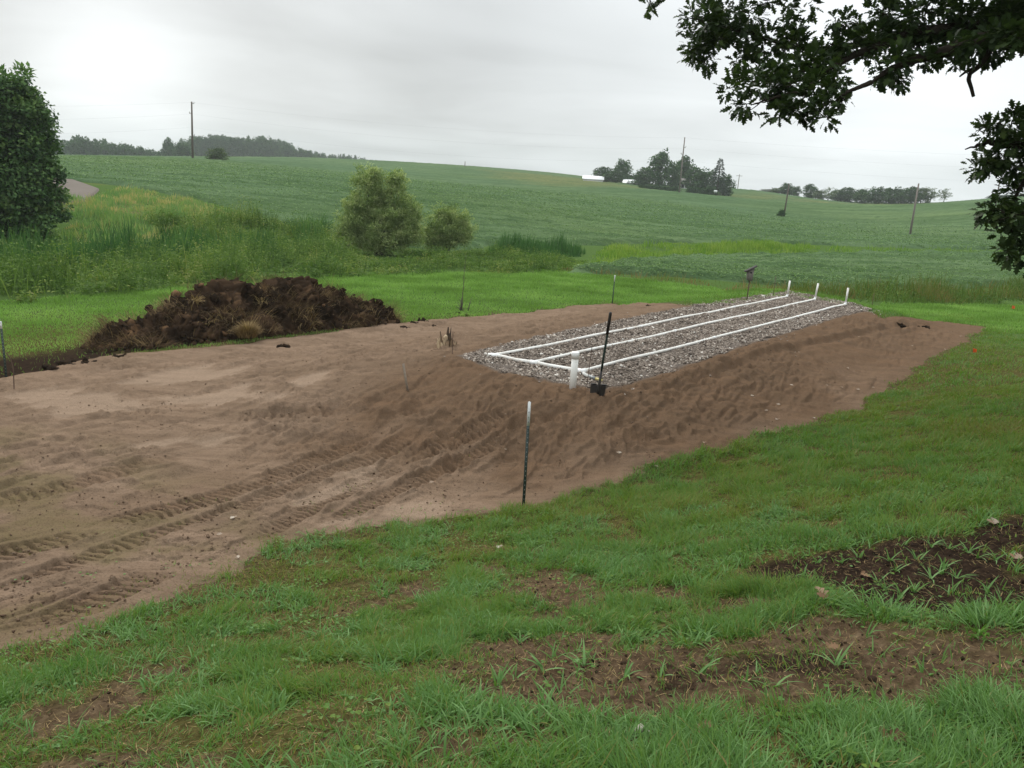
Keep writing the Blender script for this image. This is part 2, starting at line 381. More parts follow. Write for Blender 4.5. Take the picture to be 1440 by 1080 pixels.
M['oak_bark'] = plain('oak_bark', (.032, .026, .021), .95, .0, .5, 14, bs=.8, bd=.04)
M['twig'] = plain('dead_wood', (.10, .085, .07), .9, .1, .4, 20)
# crop canopy sheet under the leaves
m, nt, out = new_mat('crop_canopy'); M['canopy'] = m
n1 = noise(nt, 0.02, 4); n2 = noise(nt, 1.1, 6, .7, stretch=(0.45, 1.3, 1)); n3 = noise(nt, .10, 5, .6, stretch=(0.25, 1.5, 1, R(6)))
c = mixc(nt, n2, (.060, .104, .048), (.126, .190, .098))
c = mixc(nt, mnode(nt, 'MULTIPLY', ramp(nt, n3, [(.42, (0, 0, 0)), (.62, (1, 1, 1))]), 0.7), c, (.050, .092, .036))
c = mixc(nt, mnode(nt, 'MULTIPLY', ramp(nt, n1, [(.4, (0, 0, 0)), (.7, (1, 1, 1))]), .4), c, (.15, .20, .07))
c = mixc(nt, attr(nt, 'tan'), c, (.155, .155, .06))
n5 = noise(nt, .33, 5, .6, stretch=(0.2, 2.2, 1, R(6)))
c = mixc(nt, mnode(nt, 'MULTIPLY', ramp(nt, n5, [(.45, (0, 0, 0)), (.58, (1, 1, 1))]), .75), c, (.044, .082, .032))
principled(nt, out, c, 1.0, 0.0, n2, 1.0, .25)
m, nt, out = new_mat('gravel_road'); M['road'] = m
principled(nt, out, mixc(nt, noise(nt, .6, 5), (.085, .070, .056), (.145, .12, .098)), .95, .15)
m, nt, out = new_mat('white_pvc'); M['pvc'] = m
c = mixc(nt, ramp(nt, noise(nt, 3.5, 6, .65), [(.46, (0, 0, 0)), (.72, (.6, .6, .6))]), (.78, .77, .73), (.42, .35, .27))
principled(nt, out, c, .4, .45)
M['pvc_cap'] = plain('white_pvc_cap', (.82, .82, .80), .33, .5, .03, 6, bs=.03)
M['green_paint'] = plain('dark_green_painted_steel', (.012, .028, .022), .5, .45, .5, 25)
M['white_paint'] = plain('white_painted_steel', (.62, .63, .62), .5, .4, .25, 40)
M['zinc'] = plain('worn_steel', (.20, .21, .21), .45, .5, .4, 40, metal=.4)
M['rust'] = plain('rusty_steel', (.09, .055, .04), .85, .3, .4, 40)
M['shovel_wood'] = plain('dark_shaft', (.018, .016, .014), .6, .3, .4, 30)
M['blade'] = plain('dark_shovel_steel', (.022, .018, .016), .55, .4, .5, 25)
M['pole'] = plain('weathered_pole_wood', (.115, .092, .078), .9, .1, .35, 3)
M['pole_pale'] = plain('grey_pole_wood', (.20, .175, .155), .9, .1, .3, 3)
M['wire'] = plain('power_cable', (.20, .21, .22), .6, .3, .1, 3)
M['stake'] = plain('grey_stake_wood', (.22, .18, .14), .9, .1, .4, 25)
M['stump'] = tint_mat('splintered_wood', [(0, (.022, .014, .009)), (.4, (.22, .145, .085)), (1, (.74, .57, .37))], .85, .2, 30)
M['orange'] = plain('orange_flag_plastic', (.75, .11, .02), .5, .4, .1, 20)
M['box_wood'] = plain('weathered_grey_boards', (.17, .16, .14), .9, .1, .3, 18)
M['box_roof'] = plain('dark_roof_board', (.05, .045, .042), .85, .2, .3, 20)
M['white_wall'] = plain('white_siding', (.72, .73, .72), .7, .3, .06, 1)
M['white_roof'] = plain('white_metal_roof', (.80, .81, .81), .45, .4, .05, 1)
M['grey_roof'] = plain('grey_shingle_roof', (.17, .155, .145), .9, .2, .2, 2)
M['dark_open'] = plain('dark_opening', (.02, .02, .022), .6, .3, .1, 3)
M['pile'] = tint_mat('pile_soil', [(0, (.010, .007, .005)), (.35, (.026, .017, .011)), (.7, (.070, .043, .026)), (1, (.19, .11, .058))], 1.0, 0.0, 9, .05)
M['straw'] = leaf_mat('root_straw', [(0, (.045, .026, .015)), (.4, (.10, .068, .038)), (.75, (.22, .15, .075)), (1, (.42, .31, .15))], .12, .9, .03)
M['clod'] = tint_mat('soil_clods', [(0, (.012, .009, .007)), (.5, (.045, .03, .02)), (1, (.17, .115, .07))], 1.0, 0.0, 30)
M['crumb'] = tint_mat('sand_crumbs', [(0, (.075, .048, .03)), (.5, (.165, .11, .075)), (1, (.30, .225, .165))], 1.0, 0.0, 30)
M['litter'] = tint_mat('dry_leaf_litter', [(0, (.08, .04, .02)), (.5, (.24, .14, .075)), (1, (.60, .54, .45))], .8, .2, 60)

# ------------------------------------------------------------------ regions (photo outline -> ground)
SAND = GP([(-260, 985), (-120, 960), (0, 922), (150, 878), (300, 818), (380, 770), (490, 746), (600, 736), (735, 713), (900, 667), (1050, 614), (1200, 577), (1290, 517), (1395, 461),
           (1330, 453), (1240, 447), (1200, 432), (1110, 417), (1000, 431), (960, 430), (862, 427), (800, 431), (740, 440), (650, 446), (560, 454), (440, 470), (300, 489), (200, 495), (120, 505), (60, 524), (0, 530), (-260, 560)])
BARE = [GP(p) for p in (
    [(640, 915), (700, 890), (800, 880), (900, 890), (1000, 912), (1090, 880), (1170, 862), (1300, 882), (1460, 885), (1460, 990), (1380, 985), (1200, 972), (1150, 1000), (1060, 1005), (950, 1000), (870, 1012), (780, 1022), (720, 990), (660, 960)],
    [(690, 800), (800, 806), (850, 845), (770, 868), (720, 840)],
    [(40, 1030), (120, 985), (220, 938), (270, 938), (200, 968), (110, 1018), (50, 1040)],
    [(520, 1040), (600, 1022), (650, 1040), (600, 1058)], [(80, 1075), (200, 1060), (320, 1066), (220, 1085)],
    [(520, 830), (600, 825), (640, 835), (560, 850), (520, 850)],
    [(880, 840), (1000, 830), (1040, 850), (950, 862)])]
DARKP = [GP(p) for p in (
    [(1055, 806), (1110, 782), (1200, 766), (1330, 752), (1460, 745), (1460, 868), (1340, 868), (1230, 862), (1160, 838), (1050, 832)],
    [(1330, 742), (1460, 728), (1460, 760), (1350, 768)],
    [(1090, 925), (1190, 930), (1180, 955), (1100, 950)], [(970, 935), (1030, 940), (1000, 968), (965, 965)])]
def rot(x, y, a): return x*math.cos(a)+y*math.sin(a), -x*math.sin(a)+y*math.cos(a)
def sand_s(x, y): return poly_sd(x, y, SAND) + 0.13*fbm(x*1.1, y*1.1, 5, 3, .6)*np.clip(np.hypot(x, y)/9, .7, 1.3)
def bare_f(x, y):
    b = np.zeros(x.shape)
    w = .30*fbm(x*2.2, y*2.2, 5, 21, .62)
    for P in BARE: b = np.maximum(b, sstep(-.26, .22, poly_sd(x, y, P)+w))
    return b
def dark_f(x, y):
    b = np.zeros(x.shape); w = .28*fbm(x*2.2, y*2.2, 5, 22, .62)
    for P in DARKP: b = np.maximum(b, sstep(-.24, .18, poly_sd(x, y, P)+w))
    return b
def micro(x, y):
    """small real relief of the near lawn ground"""
    r = np.hypot(x, y); k = np.clip(1.5-r/14, 0, 1)
    b = np.maximum(bare_f(x, y), dark_f(x, y))
    return k*(.020*fbm(x*3.1, y*3.1, 4, 31) + b*(-.02+.030*np.abs(fbm(x*9, y*9, 3, 33))+.012*fbm(x*30, y*30, 2, 35)))

def polar(a0, a1, na, rs):
    az = np.radians(np.linspace(a0, a1, na)); A, Rr = np.meshgrid(az, rs, indexing='ij')
    i = np.arange(na-1)[:, None]*len(rs); j = np.arange(len(rs)-1)[None]
    Q = np.stack([i+j, i+j+len(rs), i+j+len(rs)+1, i+j+1], -1).reshape(-1, 4)[:, ::-1]
    return (np.sin(A)*Rr).ravel(), (np.cos(A)*Rr).ravel(), Q
# ground sheet
rs = np.concatenate([[.02, .5, .9], 1/np.linspace(1/1.2, 1/30., 420), np.geomspace(31, 1500, 160)])
gx, gy, gq = polar(-66, 72, 790, rs)
s = sand_s(gx, gy); near = np.hypot(gx, gy) < 60
gz = H(gx, gy) - np.where(near, .09*sstep(.15, .5, s), 0) + micro(gx, gy)
bf = np.maximum(np.where(near, sstep(-.25, .05, s), 0), bare_f(gx, gy)); df = dark_f(gx, gy)
LEFTDIRT = GP([(-60, 512), (0, 505), (60, 496), (130, 488), (180, 498), (60, 530), (0, 536), (-60, 545)])
df = np.maximum(df, sstep(-.3, .2, poly_sd(gx, gy, LEFTDIRT)))
VERGE_P = VERGE = GP([(60, 262), (140, 258), (300, 285), (430, 320), (330, 325), (200, 305), (60, 300)])
tan = sstep(-2, 3, poly_sd(gx, gy, VERGE))*.6*(fbm(gx*.1, gy*.1, 3, 5) > 0)
tag(mesh_obj('ground', np.stack([gx, gy, gz], 1), gq, M['ground'], smooth=True, attrs={'bare': bf, 'dark': df, 'tan': tan, 'lush': sstep(20, 27, np.hypot(gx, gy))}), kind='structure')
gx, gy, gq = polar(72, 294, 110, np.concatenate([[.02, .8], np.geomspace(1.6, 1500, 90)]))
tag(mesh_obj('ground', np.stack([gx, gy, H(gx, gy)], 1), gq, M['ground'], smooth=True, attrs={'bare': gx*0, 'dark': gx*0, 'tan': gx*0, 'lush': sstep(20, 27, np.hypot(gx, gy))}), kind='structure')

# ------------------------------------------------------------------ sand pad with wheel tracks and footprints
def seg_coords(x, y, P):
    """along / across coordinates relative to a polyline"""
    best = np.full(x.shape, 1e9); al = np.zeros(x.shape); ac = np.zeros(x.shape); run = 0
    for i in range(len(P)-1):
        a, b = P[i], P[i+1]; e = b-a; L = np.linalg.norm(e); e = e/L
        t = np.clip((x-a[0])*e[0]+(y-a[1])*e[1], 0 if i else -1e9 if False else 0, L)
        dx, dy = x-a[0]-t*e[0], y-a[1]-t*e[1]; d = np.hypot(dx, dy); m = d < best
        best = np.where(m, d, best); al = np.where(m, run+t, al); ac = np.where(m, np.sign(e[0]*dy-e[1]*dx)*d, ac); run += L
    return al, ac, run
def tread(x, y, pts, hw, depth, pitch, seed, slant=.18, rim=.6):
    P = GP(pts); al, ac, run = seg_coords(x, y, P)
    ac = ac + .03*fbm(al*1.5, al*0+seed, 2, seed)
    k = 1-sstep(hw*.82, hw, np.abs(ac)); fade = sstep(0, .6, al)*sstep(0, .6, run-al)
    br = sstep(-.75, -.2, fbm(al*.7, ac*1.5+seed, 3, seed+3))        # worn places
    lug = sstep(.1, .5, np.sin((al+slant*np.abs(ac)+.025*fbm(al*4, ac*6, 2, seed+9))*2*math.pi/pitch))*(.55+.6*np.clip(fbm(al*2.5, ac*5, 3, seed+11)+.5, 0, 1))
    rimv = np.exp(-((np.abs(ac)-hw*1.12)/(.18*hw))**2)*rim*depth*(.5+.9*np.clip(fbm(al*3, ac*3, 3, seed+5)+.4, 0, 1))
    return fade*br*(-k*depth*(.5+1.1*(lug-.3))+rimv), fade*k*br
rs = 1/np.linspace(1/4.2, 1/46., 860)
x, y, q = polar(-47, 37, 1250, rs)
s = sand_s(x, y)
keep = s > -.35
fk = keep[q].all(1); q = q[fk]; used = np.zeros(len(x), bool); used[q.ravel()] = True
idx = -np.ones(len(x), int); idx[used] = np.arange(used.sum()); x, y, s = x[used], y[used], s[used]; q = idx[q]
bedd = poly_sd(x, y, BED); r = np.hypot(x, y)
DIRA = math.atan2(*(GP([(740, 575)])[0]-GP([(400, 745)])[0])[::-1])
la, lc = rot(x, y, DIRA)
det = .020*fbm(la*.55, lc*2.0, 5, 41) + .010*fbm(x*3, y*3, 4, 43)
ridge = np.abs(fbm(la*.9+.3*fbm(x, y, 2, 50), lc*3.1, 4, 45)); det += .060*sstep(.02, .5, ridge)*sstep(-.25, .3, fbm(x*.35, y*.35, 3, 47)+.1)*.7
scarp = sstep(.0, .10, fbm(la*.7+.4*fbm(x, y, 2, 55), lc*2.4, 5, 56, .55)); rightside = sstep(2.0, 4.5, (x-BEDC[0])*LAT[1]-(y-BEDC[1])*LAT[0]-.0*x)
det += .034*scarp*sstep(-.2, .3, fbm(x*.3, y*.3, 3, 57)+.12)*(1-.8*rightside)
det += .012*np.abs(fbm(x*7, y*7, 3, 58))+.022*(1-.8*rightside)*sstep(.05, .15, fbm(x*1.9, y*3.3, 4, 59))*sstep(.0, .4, fbm(x*.4, y*.4, 2, 60))
mound = sstep(-4.2, -.6, bedd)*(1-sstep(-.25, .1, bedd))
det += mound*(.022*fbm(la*1.3, lc*2.2, 5, 51) - .022*sstep(.25, .6, fbm(x*2.1, y*2.1, 3, 53)))   # footprints
det *= 1-.75*sstep(-.3, .1, bedd)
trk = np.zeros(len(x)); fresh = np.zeros(len(x))
TRACKS = [([(340, 768), (440, 715), (560, 655), (680, 600), (745, 572)], .19, .05, .10), ([(400, 770), (500, 722), (610, 668), (720, 612), (770, 588)], .16, .042, .10),
          ([(-150, 830), (0, 792), (150, 745), (300, 705), (420, 662), (520, 610)], .20, .04, .105), ([(-120, 872), (0, 838), (160, 775), (330, 722), (460, 668), (590, 606)], .17, .038, .105),
          ([(-60, 720), (100, 690), (260, 640)], .22, .03, .12), ([(300, 590), (420, 588), (500, 570)], .22, .035, .13), ([(480, 690), (560, 655)], .25, .03, .13),
          ([(90, 566), (180, 584), (260, 587)], .2, .03, .13), ([(0, 905), (120, 860), (250, 800)], .2, .03, .12), ([(610, 640), (700, 595)], .2, .035, .11)]
for i, (pts, hw, dp, pit) in enumerate(TRACKS):
    a, b = tread(x, y, pts, hw, dp, pit, 60+i*7); trk += a; fresh = np.maximum(fresh, b)
RUTS = [([(220, 505), (420, 488), (640, 455), (860, 432)], .35, .035), ([(180, 560), (420, 535), (640, 487)], .3, .03), ([(330, 520), (560, 482), (760, 452), (930, 433)], .3, .035), ([(0, 600), (140, 590), (330, 610), (480, 600)], .3, .03),
        ([(1010, 520), (1130, 488), (1220, 470), (1290, 455)], .22, .07), ([(960, 545), (1080, 508), (1180, 490)], .3, .05), ([(1050, 505), (1170, 478), (1250, 462)], .12, .05), ([(1230, 465), (1300, 457), (1340, 470)], .15, .05), ([(430, 640), (560, 585), (640, 560)], .25, .05), ([(200, 690), (380, 640), (560, 560), (640, 525)], .3, .05)]
for i, (pts, hw, dp) in enumerate(RUTS):
    al, ac, run = seg_coords(x, y, GP(pts)); ac = ac+.08*fbm(al*.8, al*0+i, 2, 90+i); fade = sstep(0, .8, al)*sstep(0, .8, run-al)
    trk += fade*dp*(-(1-sstep(0, hw, np.abs(ac)))+.8*np.exp(-((ac-hw*1.1)/(hw*.35))**2)+.5*np.exp(-((ac+hw*1.1)/(hw*.35))**2))*(.6+.6*fbm(al*1.2, ac*1.2, 3, 95+i))
# scattered footprints
for k in range(240):
    u = rng.random()
    if k < 170: px_, py_ = rng.uniform(330, 1000), rng.uniform(500, 650)
    else: px_, py_ = rng.uniform(560, 1300), rng.uniform(470, 690)
    p = GP([(px_, py_)])[0]; a = rng.uniform(0, 3.14); dx, dy = rot(x-p[0], y-p[1], a)
    e = (dx/.17)**2+(dy/.075)**2; det_k = rng.uniform(.015, .035)
    trk += np.where(e < 6, det_k*(-np.exp(-e**2*.8)+.6*np.exp(-((np.sqrt(e)-1.5)/.3)**2)), 0)
edge = sstep(0, .5, s)
PALE = [GP(p) for p in ([(165, 543), (240, 522), (380, 512), (330, 530), (230, 548)], [(220, 565), (330, 545), (400, 560), (300, 575)], [(480, 745), (560, 722), (650, 715), (700, 712), (600, 735)], [(0, 560), (120, 545), (200, 575), (90, 590)], [(210, 628), (310, 618), (300, 632)], [(520, 660), (600, 648), (560, 668), (500, 690), (420, 715)], [(380, 540), (470, 525), (440, 545)])]
pale = np.zeros(len(x))
for P in PALE: pale = np.maximum(pale, sstep(-.14, .2, poly_sd(x, y, P)+.34*fbm(la*.5, lc*2.0, 5, 77, .6)))
det *= (1-.8*pale)*(1-.5*np.clip(fresh, 0, 1)); trk *= 1-.6*pale
z = H(x, y)+np.clip(s*.16, -.1, .022)+edge*(det+trk)
wet = np.clip(sstep(-4.6, -1.2, bedd+.9*fbm(x*.8, y*.8, 4, 81))*1.0+.5*fresh+.30*sstep(0, .5, fbm(la*.25, lc*.7, 4, 83)), 0, 1)
wet *= 1-.75*sstep(.9, 2.4, (x-BEDC[0])*(-LAT[1])+(y-BEDC[1])*LAT[0])
wet = np.maximum(wet, sstep(-1, 2.0, (x-BEDC[0])*LAT[1]-(y-BEDC[1])*LAT[0]-1.2)*sstep(14, 20, r)*.9)
wet *= 1-sstep(.0, 1, pale)
OLIVE = GP([(-300, 620), (0, 610), (150, 640), (330, 720), (420, 760), (380, 785), (250, 830), (100, 880), (0, 930), (-300, 1000)])
olive = sstep(-.8, .8, poly_sd(x, y, OLIVE))*sstep(-.2, .5, fbm(x*.9, y*.9, 4, 85)+.1)
tag(mesh_obj('sand', np.stack([x, y, z], 1), q, M['sand'], smooth=True, attrs={'wet': wet, 'pale': pale*.5, 'olive': olive, 'bed': sstep(-.12, .1, bedd)}), kind='structure')
# sample of sand surface for resting things
IN = (s > .2) & (bedd < -.05); SX, SY, SZ, STRK = x[IN].copy(), y[IN].copy(), z[IN].copy(), np.clip(fresh[IN], 0, 1)
def sand_z(px, py):
    p = ground_at(px, py); i = int(np.argmin((x-p.x)**2+(y-p.y)**2)); return Vector((p.x, p.y, float(z[i])))

# ------------------------------------------------------------------ foliage generators
def unit(v): return v/(np.linalg.norm(v, axis=-1, keepdims=True)+1e-9)
def blades(P, L, W, az, lean, bend, segs=3, tint=None, face=None):
    """curved tapering grass blades; every argument is one value per blade"""
    n = len(P); d = np.stack([np.cos(az), np.sin(az), np.zeros(n)], 1)
    fa = az+math.pi/2 if face is None else face
    sd = np.stack([np.cos(fa), np.sin(fa), np.zeros(n)], 1)
    pos = P.copy(); rows = []
    for k in range(segs):
        t = k/segs; w = W*(1-t**1.6*.85)*(.75 if k == 0 else 1)
        rows += [pos-sd*w[:, None]/2, pos+sd*w[:, None]/2]
        th = lean+bend*(t+.5/segs)
        pos = pos+(L/segs)[:, None]*(np.sin(th)[:, None]*d+np.cos(th)[:, None]*np.array([0, 0, 1.0]))
    rows.append(pos)
    V = np.stack(rows, 1); m = V.shape[1]; b = (np.arange(n)*m)[:, None]
    Q = np.concatenate([b+np.array([2*k, 2*k+1, 2*k+3, 2*k+2]) for k in range(segs-1)]) if segs > 1 else np.zeros((0, 4), int)
    T = b+np.array([2*segs-2, 2*segs-1, 2*segs])
    return V.reshape(-1, 3), Q, T, np.repeat(tint if tint is not None else np.full(n, .5), m)
LEAF4 = np.array([(0, 0, 0), (.42, .5, .10), (1, 0, -.04), (.42, -.5, .10)])
OAK = np.array([(0, 0, 0), (.22, .20, .05), (.30, .10, .02), (.48, .40, .09), (.56, .16, .03), (.76, .34, .04), (.82, .14, 0), (1, .10, -.06), (1, -.10, -.06), (.82, -.14, 0), (.76, -.34, .04), (.56, -.16, .03), (.48, -.40, .09), (.30, -.10, .02), (.22, -.20, .05)])
OAKT = [(0, 1, 14), (1, 2, 13), (1, 13, 14), (2, 3, 4), (2, 4, 11), (2, 11, 13), (11, 12, 13), (4, 5, 6), (4, 6, 9), (4, 9, 11), (9, 10, 11), (6, 7, 8), (6, 8, 9)]
def leaves(C, D, Nn, size, aspect=.8, tint=None, shape='quad'):
    """leaf at C pointing along D, face normal near Nn"""
    D = unit(D); S = unit(np.cross(Nn, D)); U = np.cross(D, S)
    B = LEAF4 if shape == 'quad' else OAK
    n = len(C); m = len(B); size = np.broadcast_to(size, (n,)); asp = np.broadcast_to(aspect, (n,))
    V = C[:, None]+size[:, None, None]*(B[None, :, :1]*D[:, None]+asp[:, None, None]*B[None, :, 1:2]*S[:, None]+B[None, :, 2:]*U[:, None])
    b = (np.arange(n)*m)[:, None]
    t = np.repeat(tint if tint is not None else rng.random(n), m)
    if shape == 'quad': return V.reshape(-1, 3), b+np.arange(4), None, t
    return V.reshape(-1, 3), None, (b[:, :, None]+np.array(OAKT)[None]).reshape(-1, 3), t
def rdir(n): return unit(rng.normal(size=(n, 3)))
def crown(blobs, n_clump, clump_r, n_leaf, size, aspect=.75, droop=.2, shell=.55, upright=0.0, base_tint=.5, flat=.75):
    """leaf clumps spread through the volume of a few big ellipsoids"""
    vol = np.array([b[1][0]*b[1][1]*b[1][2] for b in blobs])**.67; vol /= vol.sum()
    C = []
    for (c, rd), f in zip(blobs, vol):
        k = max(3, int(n_clump*f)); d = rdir(k); rr = (shell+(1-shell)*rng.random(k)**.6)*(1+.16*rng.normal(size=k))
        C.append(np.array(c)+d*rr[:, None]*np.array(rd))
    C = np.concatenate(C); k = len(C)
    ct = rng.normal(0, .21, k); cr = clump_r*rng.uniform(.55, 1.3, k)
    i = np.repeat(np.arange(k), n_leaf); n = len(i)
    off = rdir(n)*(rng.random(n)**.45)[:, None]; off[:, 2] *= flat
    P = C[i]+off*cr[i][:, None]
    D = unit(off*1.0+rdir(n)*.7+np.array([0, 0, upright-droop]))
    Nn = unit(off+np.array([0, 0, .8])+rdir(n)*.7)
    tint = np.clip(base_tint+ct[i]+rng.normal(0, .16, n)+.12*off[:, 2], 0, 1)
    return leaves(P, D, Nn, size*rng.uniform(.65, 1.3, n), aspect, tint)
def from_arrays(name, parts, mat, parent=None, loc=None):
    mb = MB()
    for p in parts: mb.add(p[0], p[1], p[2], p[3])
    return mb.build(name, mat, parent, loc=loc)
def scatter(poly, n, pad=0):
    lo = poly.min(0)-pad; hi = poly.max(0)+pad; p = rng.uniform(lo, hi, (n, 2)); return p[:, 0], p[:, 1]
def sand_cover(x, y): return sand_s(x, y)

# ------------------------------------------------------------------ near lawn
def lawn_field(x, y):
    """0..1 how much grass grows here"""
    s = sand_s(x, y); b = np.maximum(bare_f(x, y), dark_f(x, y))
    g = (1-sstep(-.10, .14, s))*(1-.93*sstep(.10, .9, b))
    az = np.degrees(np.arctan2(x, y)); r = np.hypot(x, y)
    sparse = sstep(-.2, .35, fbm(x*1.3, y*1.3, 4, 101)-.33+.62*sstep(2, -16, az)+.22*sstep(4.6, 2.4, r)*sstep(14, 0, az))
    return g*(1-.66*sparse)
def wedge(n, a0, a1, r0, r1):
    r = np.sqrt(rng.uniform(r0*r0, r1*r1, n)); a = np.radians(rng.uniform(a0, a1, n)); return np.sin(a)*r, np.cos(a)*r
def near_lawn():
    out = []
    for n, a0, a1, r0, r1, wmul, segs in ((380000, -64, 70, 1.2, 5.2, 1.0, 4), (345000, -56, 70, 5.0, 10.5, 1.4, 3), (230000, 4, 62, 10.5, 17, 2.2, 2), (150000, 12, 50, 17, 34, 3.6, 2)):
        x, y = wedge(n, a0, a1, r0, r1)
        p = lawn_field(x, y); cl = .55+.9*fbm(x*2.2, y*2.2, 3, 105)+.5*fbm(x*7, y*7, 2, 106)
        k = rng.random(n) < p*np.clip(cl+.45, .12, 1); x, y = x[k], y[k]; cl = cl[k]; p = p[k]; m = len(x); r = np.hypot(x, y)
        z = H(x, y)+micro(x, y)-.006
        patch = fbm(x*.55, y*.55, 3, 109)
        short = np.where(p < .5, .55, 1.0)*(1-.35*sstep(10, 16, r))
        L = (.042+.072*rng.random(m)**1.4)*np.clip(.72+.75*cl, .45, 1.9)*short*(1+.4*(wmul-1)*.3)
        W = (.0035+.0035*rng.random(m))*wmul
        # blades lie in loose swirls
        az = 2*math.pi*fbm(x*.9, y*.9, 2, 111)+rng.normal(0, 1.3, m)
        lean = rng.uniform(.05, .75, m); bend = rng.uniform(.2, 1.5, m)
        t = np.clip(.46+.24*patch+.22*sstep(8, 3.5, r)+rng.normal(0, .15, m), .12, 1); dead = rng.random(m) < .035+.16*(p < .55); t = np.where(dead, rng.uniform(0, .1, m), t)
        out.append(blades(np.stack([x, y, z], 1), L, W, az, lean, bend, segs, t, az+math.pi/2+rng.normal(0, .5, m)))
    # broad crabgrass-like tillers in the foreground
    x, y = wedge(20000, -44, 46, 1.6, 8.5); p = lawn_field(x, y); k = (rng.random(20000) < p*sstep(-.1, .5, fbm(x*1.7, y*1.7, 3, 115))); x, y = x[k], y[k]
    x = np.repeat(x, 6)+rng.normal(0, .018, len(x)*6); y = np.repeat(y, 6)+rng.normal(0, .018, len(y)*6); m = len(x)
    az = rng.uniform(0, 6.28, m)
    out.append(blades(np.stack([x, y, H(x, y)+micro(x, y)-.004], 1), rng.uniform(.065, .14, m), rng.uniform(.007, .0115, m), az, rng.uniform(.2, .8, m), rng.uniform(.5, 1.5, m), 4, np.clip(rng.normal(.82, .12, m), .4, 1), az+math.pi/2+rng.normal(0, .3, m)))
    # thin sprigs over the fading left border of the sand
    x, y = wedge(90000, -46, -2, 4.2, 12); s = sand_s(x, y); k = rng.random(len(x)) < sstep(.05, .0, s)*0+np.where(s > 0, np.exp(-np.maximum(s, 0)/.55), 0)*sstep(-.15, .3, fbm(x*1.2, y*1.2, 4, 117))*.8*sstep(3, -8, np.degrees(np.arctan2(x, y)))
    x, y = x[k], y[k]; m = len(x); az = rng.uniform(0, 6.28, m)
    out.append(blades(np.stack([x, y, H(x, y)+.005], 1), rng.uniform(.03, .07, m), rng.uniform(.005, .009, m), az, rng.uniform(.2, .9, m), rng.uniform(.3, 1, m), 2, np.clip(rng.normal(.28, .16, m), 0, 1), az+1.57))
    tag(from_arrays('lawn_grass', out, M['lawn']), kind='stuff')
near_lawn()

# ------------------------------------------------------------------ far lawn strip behind the sand
STRIP = GP([(-260, 430), (0, 426), (100, 418), (300, 400), (500, 388), (650, 384), (800, 384), (900, 394), (1000, 405), (1110, 412), (1300, 428), (1560, 432), (1700, 470), (1420, 470), (1330, 455), (1200, 432), (1000, 432), (862, 428), (650, 448), (440, 490), (200, 502), (0, 530), (-260, 560)])
def far_lawn():
    x, y = scatter(STRIP, 700000, .5); d = poly_sd(x, y, STRIP)+.4*fbm(x*.7, y*.7, 3, 121); s = sand_s(x, y); r = np.hypot(x, y)
    ld = poly_sd(x, y, LEFTDIRT)
    k = (d > -.1) & (s < .0) & (rng.random(len(x)) < np.clip(1.15-(r-15)/45, .3, 1)) & (rng.random(len(x)) > sstep(-.4, .2, ld+.3*fbm(x*2, y*2, 3, 5))*.93)
    x, y, r = x[k], y[k], r[k]; m = len(x); az = rng.uniform(0, 6.28, m)
    big = sstep(.0, .7, fbm(x*.5, y*.9, 4, 123))
    t = np.clip(.5+.5*fbm(x*.3, y*.5, 4, 125)-.22*big+rng.normal(0, .14, m), 0, 1)
    b = blades(np.stack([x, y, H(x, y)-.01], 1), rng.uniform(.05, .11, m)*(1+.9*big)*(r/26), rng.uniform(.012, .026, m)*(r/26), az, rng.uniform(.05, .6, m), rng.uniform(.2, .9, m), 2, t, rng.uniform(0, 6.28, m))
    tag(from_arrays('mown_grass_strip', [b], M['lawn_far']), kind='stuff')
far_lawn()

# ------------------------------------------------------------------ weeds, reeds, meadow
def stand(name, mat, poly, n, h0, h1, w, segs=3, tint0=.45, leafy=0, leaf=.12, clump=.35, seed=1, lean=.28, patch=.25, thin=0.0, hs=.35):
    """a stand of tall stems; leafy > 0 adds leaves up every stem"""
    x, y = scatter(poly, n, .3); d = poly_sd(x, y, poly)+.5*fbm(x*.5, y*.5, 3, seed)
    dens = fbm(x*clump, y*clump, 4, seed+1)
    k = (d > 0) & (rng.random(n) < np.clip(.75+dens-thin, .05, 1)); x, y, dens = x[k], y[k], dens[k]; m = len(x)
    hn = np.clip(.60+.95*fbm(x*hs, y*hs, 4, seed+2), .16, 1.4)
    L = (h0+(h1-h0)*rng.random(m))*hn*(.4+.6*sstep(0, 1.3, d[k])); P = np.stack([x, y, H(x, y)-.03], 1); az = rng.uniform(0, 6.28, m)
    t = np.clip(tint0+1.7*patch*fbm(x*.45, y*.45, 4, seed+4)+rng.normal(0, .13, m), 0, 1)
    parts = [blades(P, L, w*rng.uniform(.6, 1.4, m), az, rng.uniform(0, lean, m), rng.uniform(0, lean*2.2, m), segs, t, rng.uniform(0, 6.28, m))]
    if leafy:
        i = np.repeat(np.arange(m), leafy); q = len(i); u = rng.uniform(.25, 1.05, q); a = rng.uniform(0, 6.28, q)
        C = P[i]+np.stack([rng.normal(0, .07, q), rng.normal(0, .07, q), u*L[i]*.95], 1)
        D = np.stack([np.cos(a), np.sin(a), rng.uniform(-.4, .7, q)], 1)
        parts.append(leaves(C, D, unit(np.array([0, 0, 1.0])+rdir(q)*.6), leaf*rng.uniform(.5, 1.3, q)*(1.25-.5*u), .42, np.clip(t[i]+rng.normal(0, .12, q)+.15*(u-.6), 0, 1)))
    return tag(from_arrays(name, parts, mat), kind='stuff')
stand('tall_weeds', M['weed'], GP([(-260, 395), (0, 385), (150, 372), (300, 362), (430, 352), (500, 356), (520, 372), (500, 389), (300, 402), (100, 419), (0, 428), (-260, 440)]), 15000, .8, 1.75, .035, 2, .45, 7, .16, .45, 201)
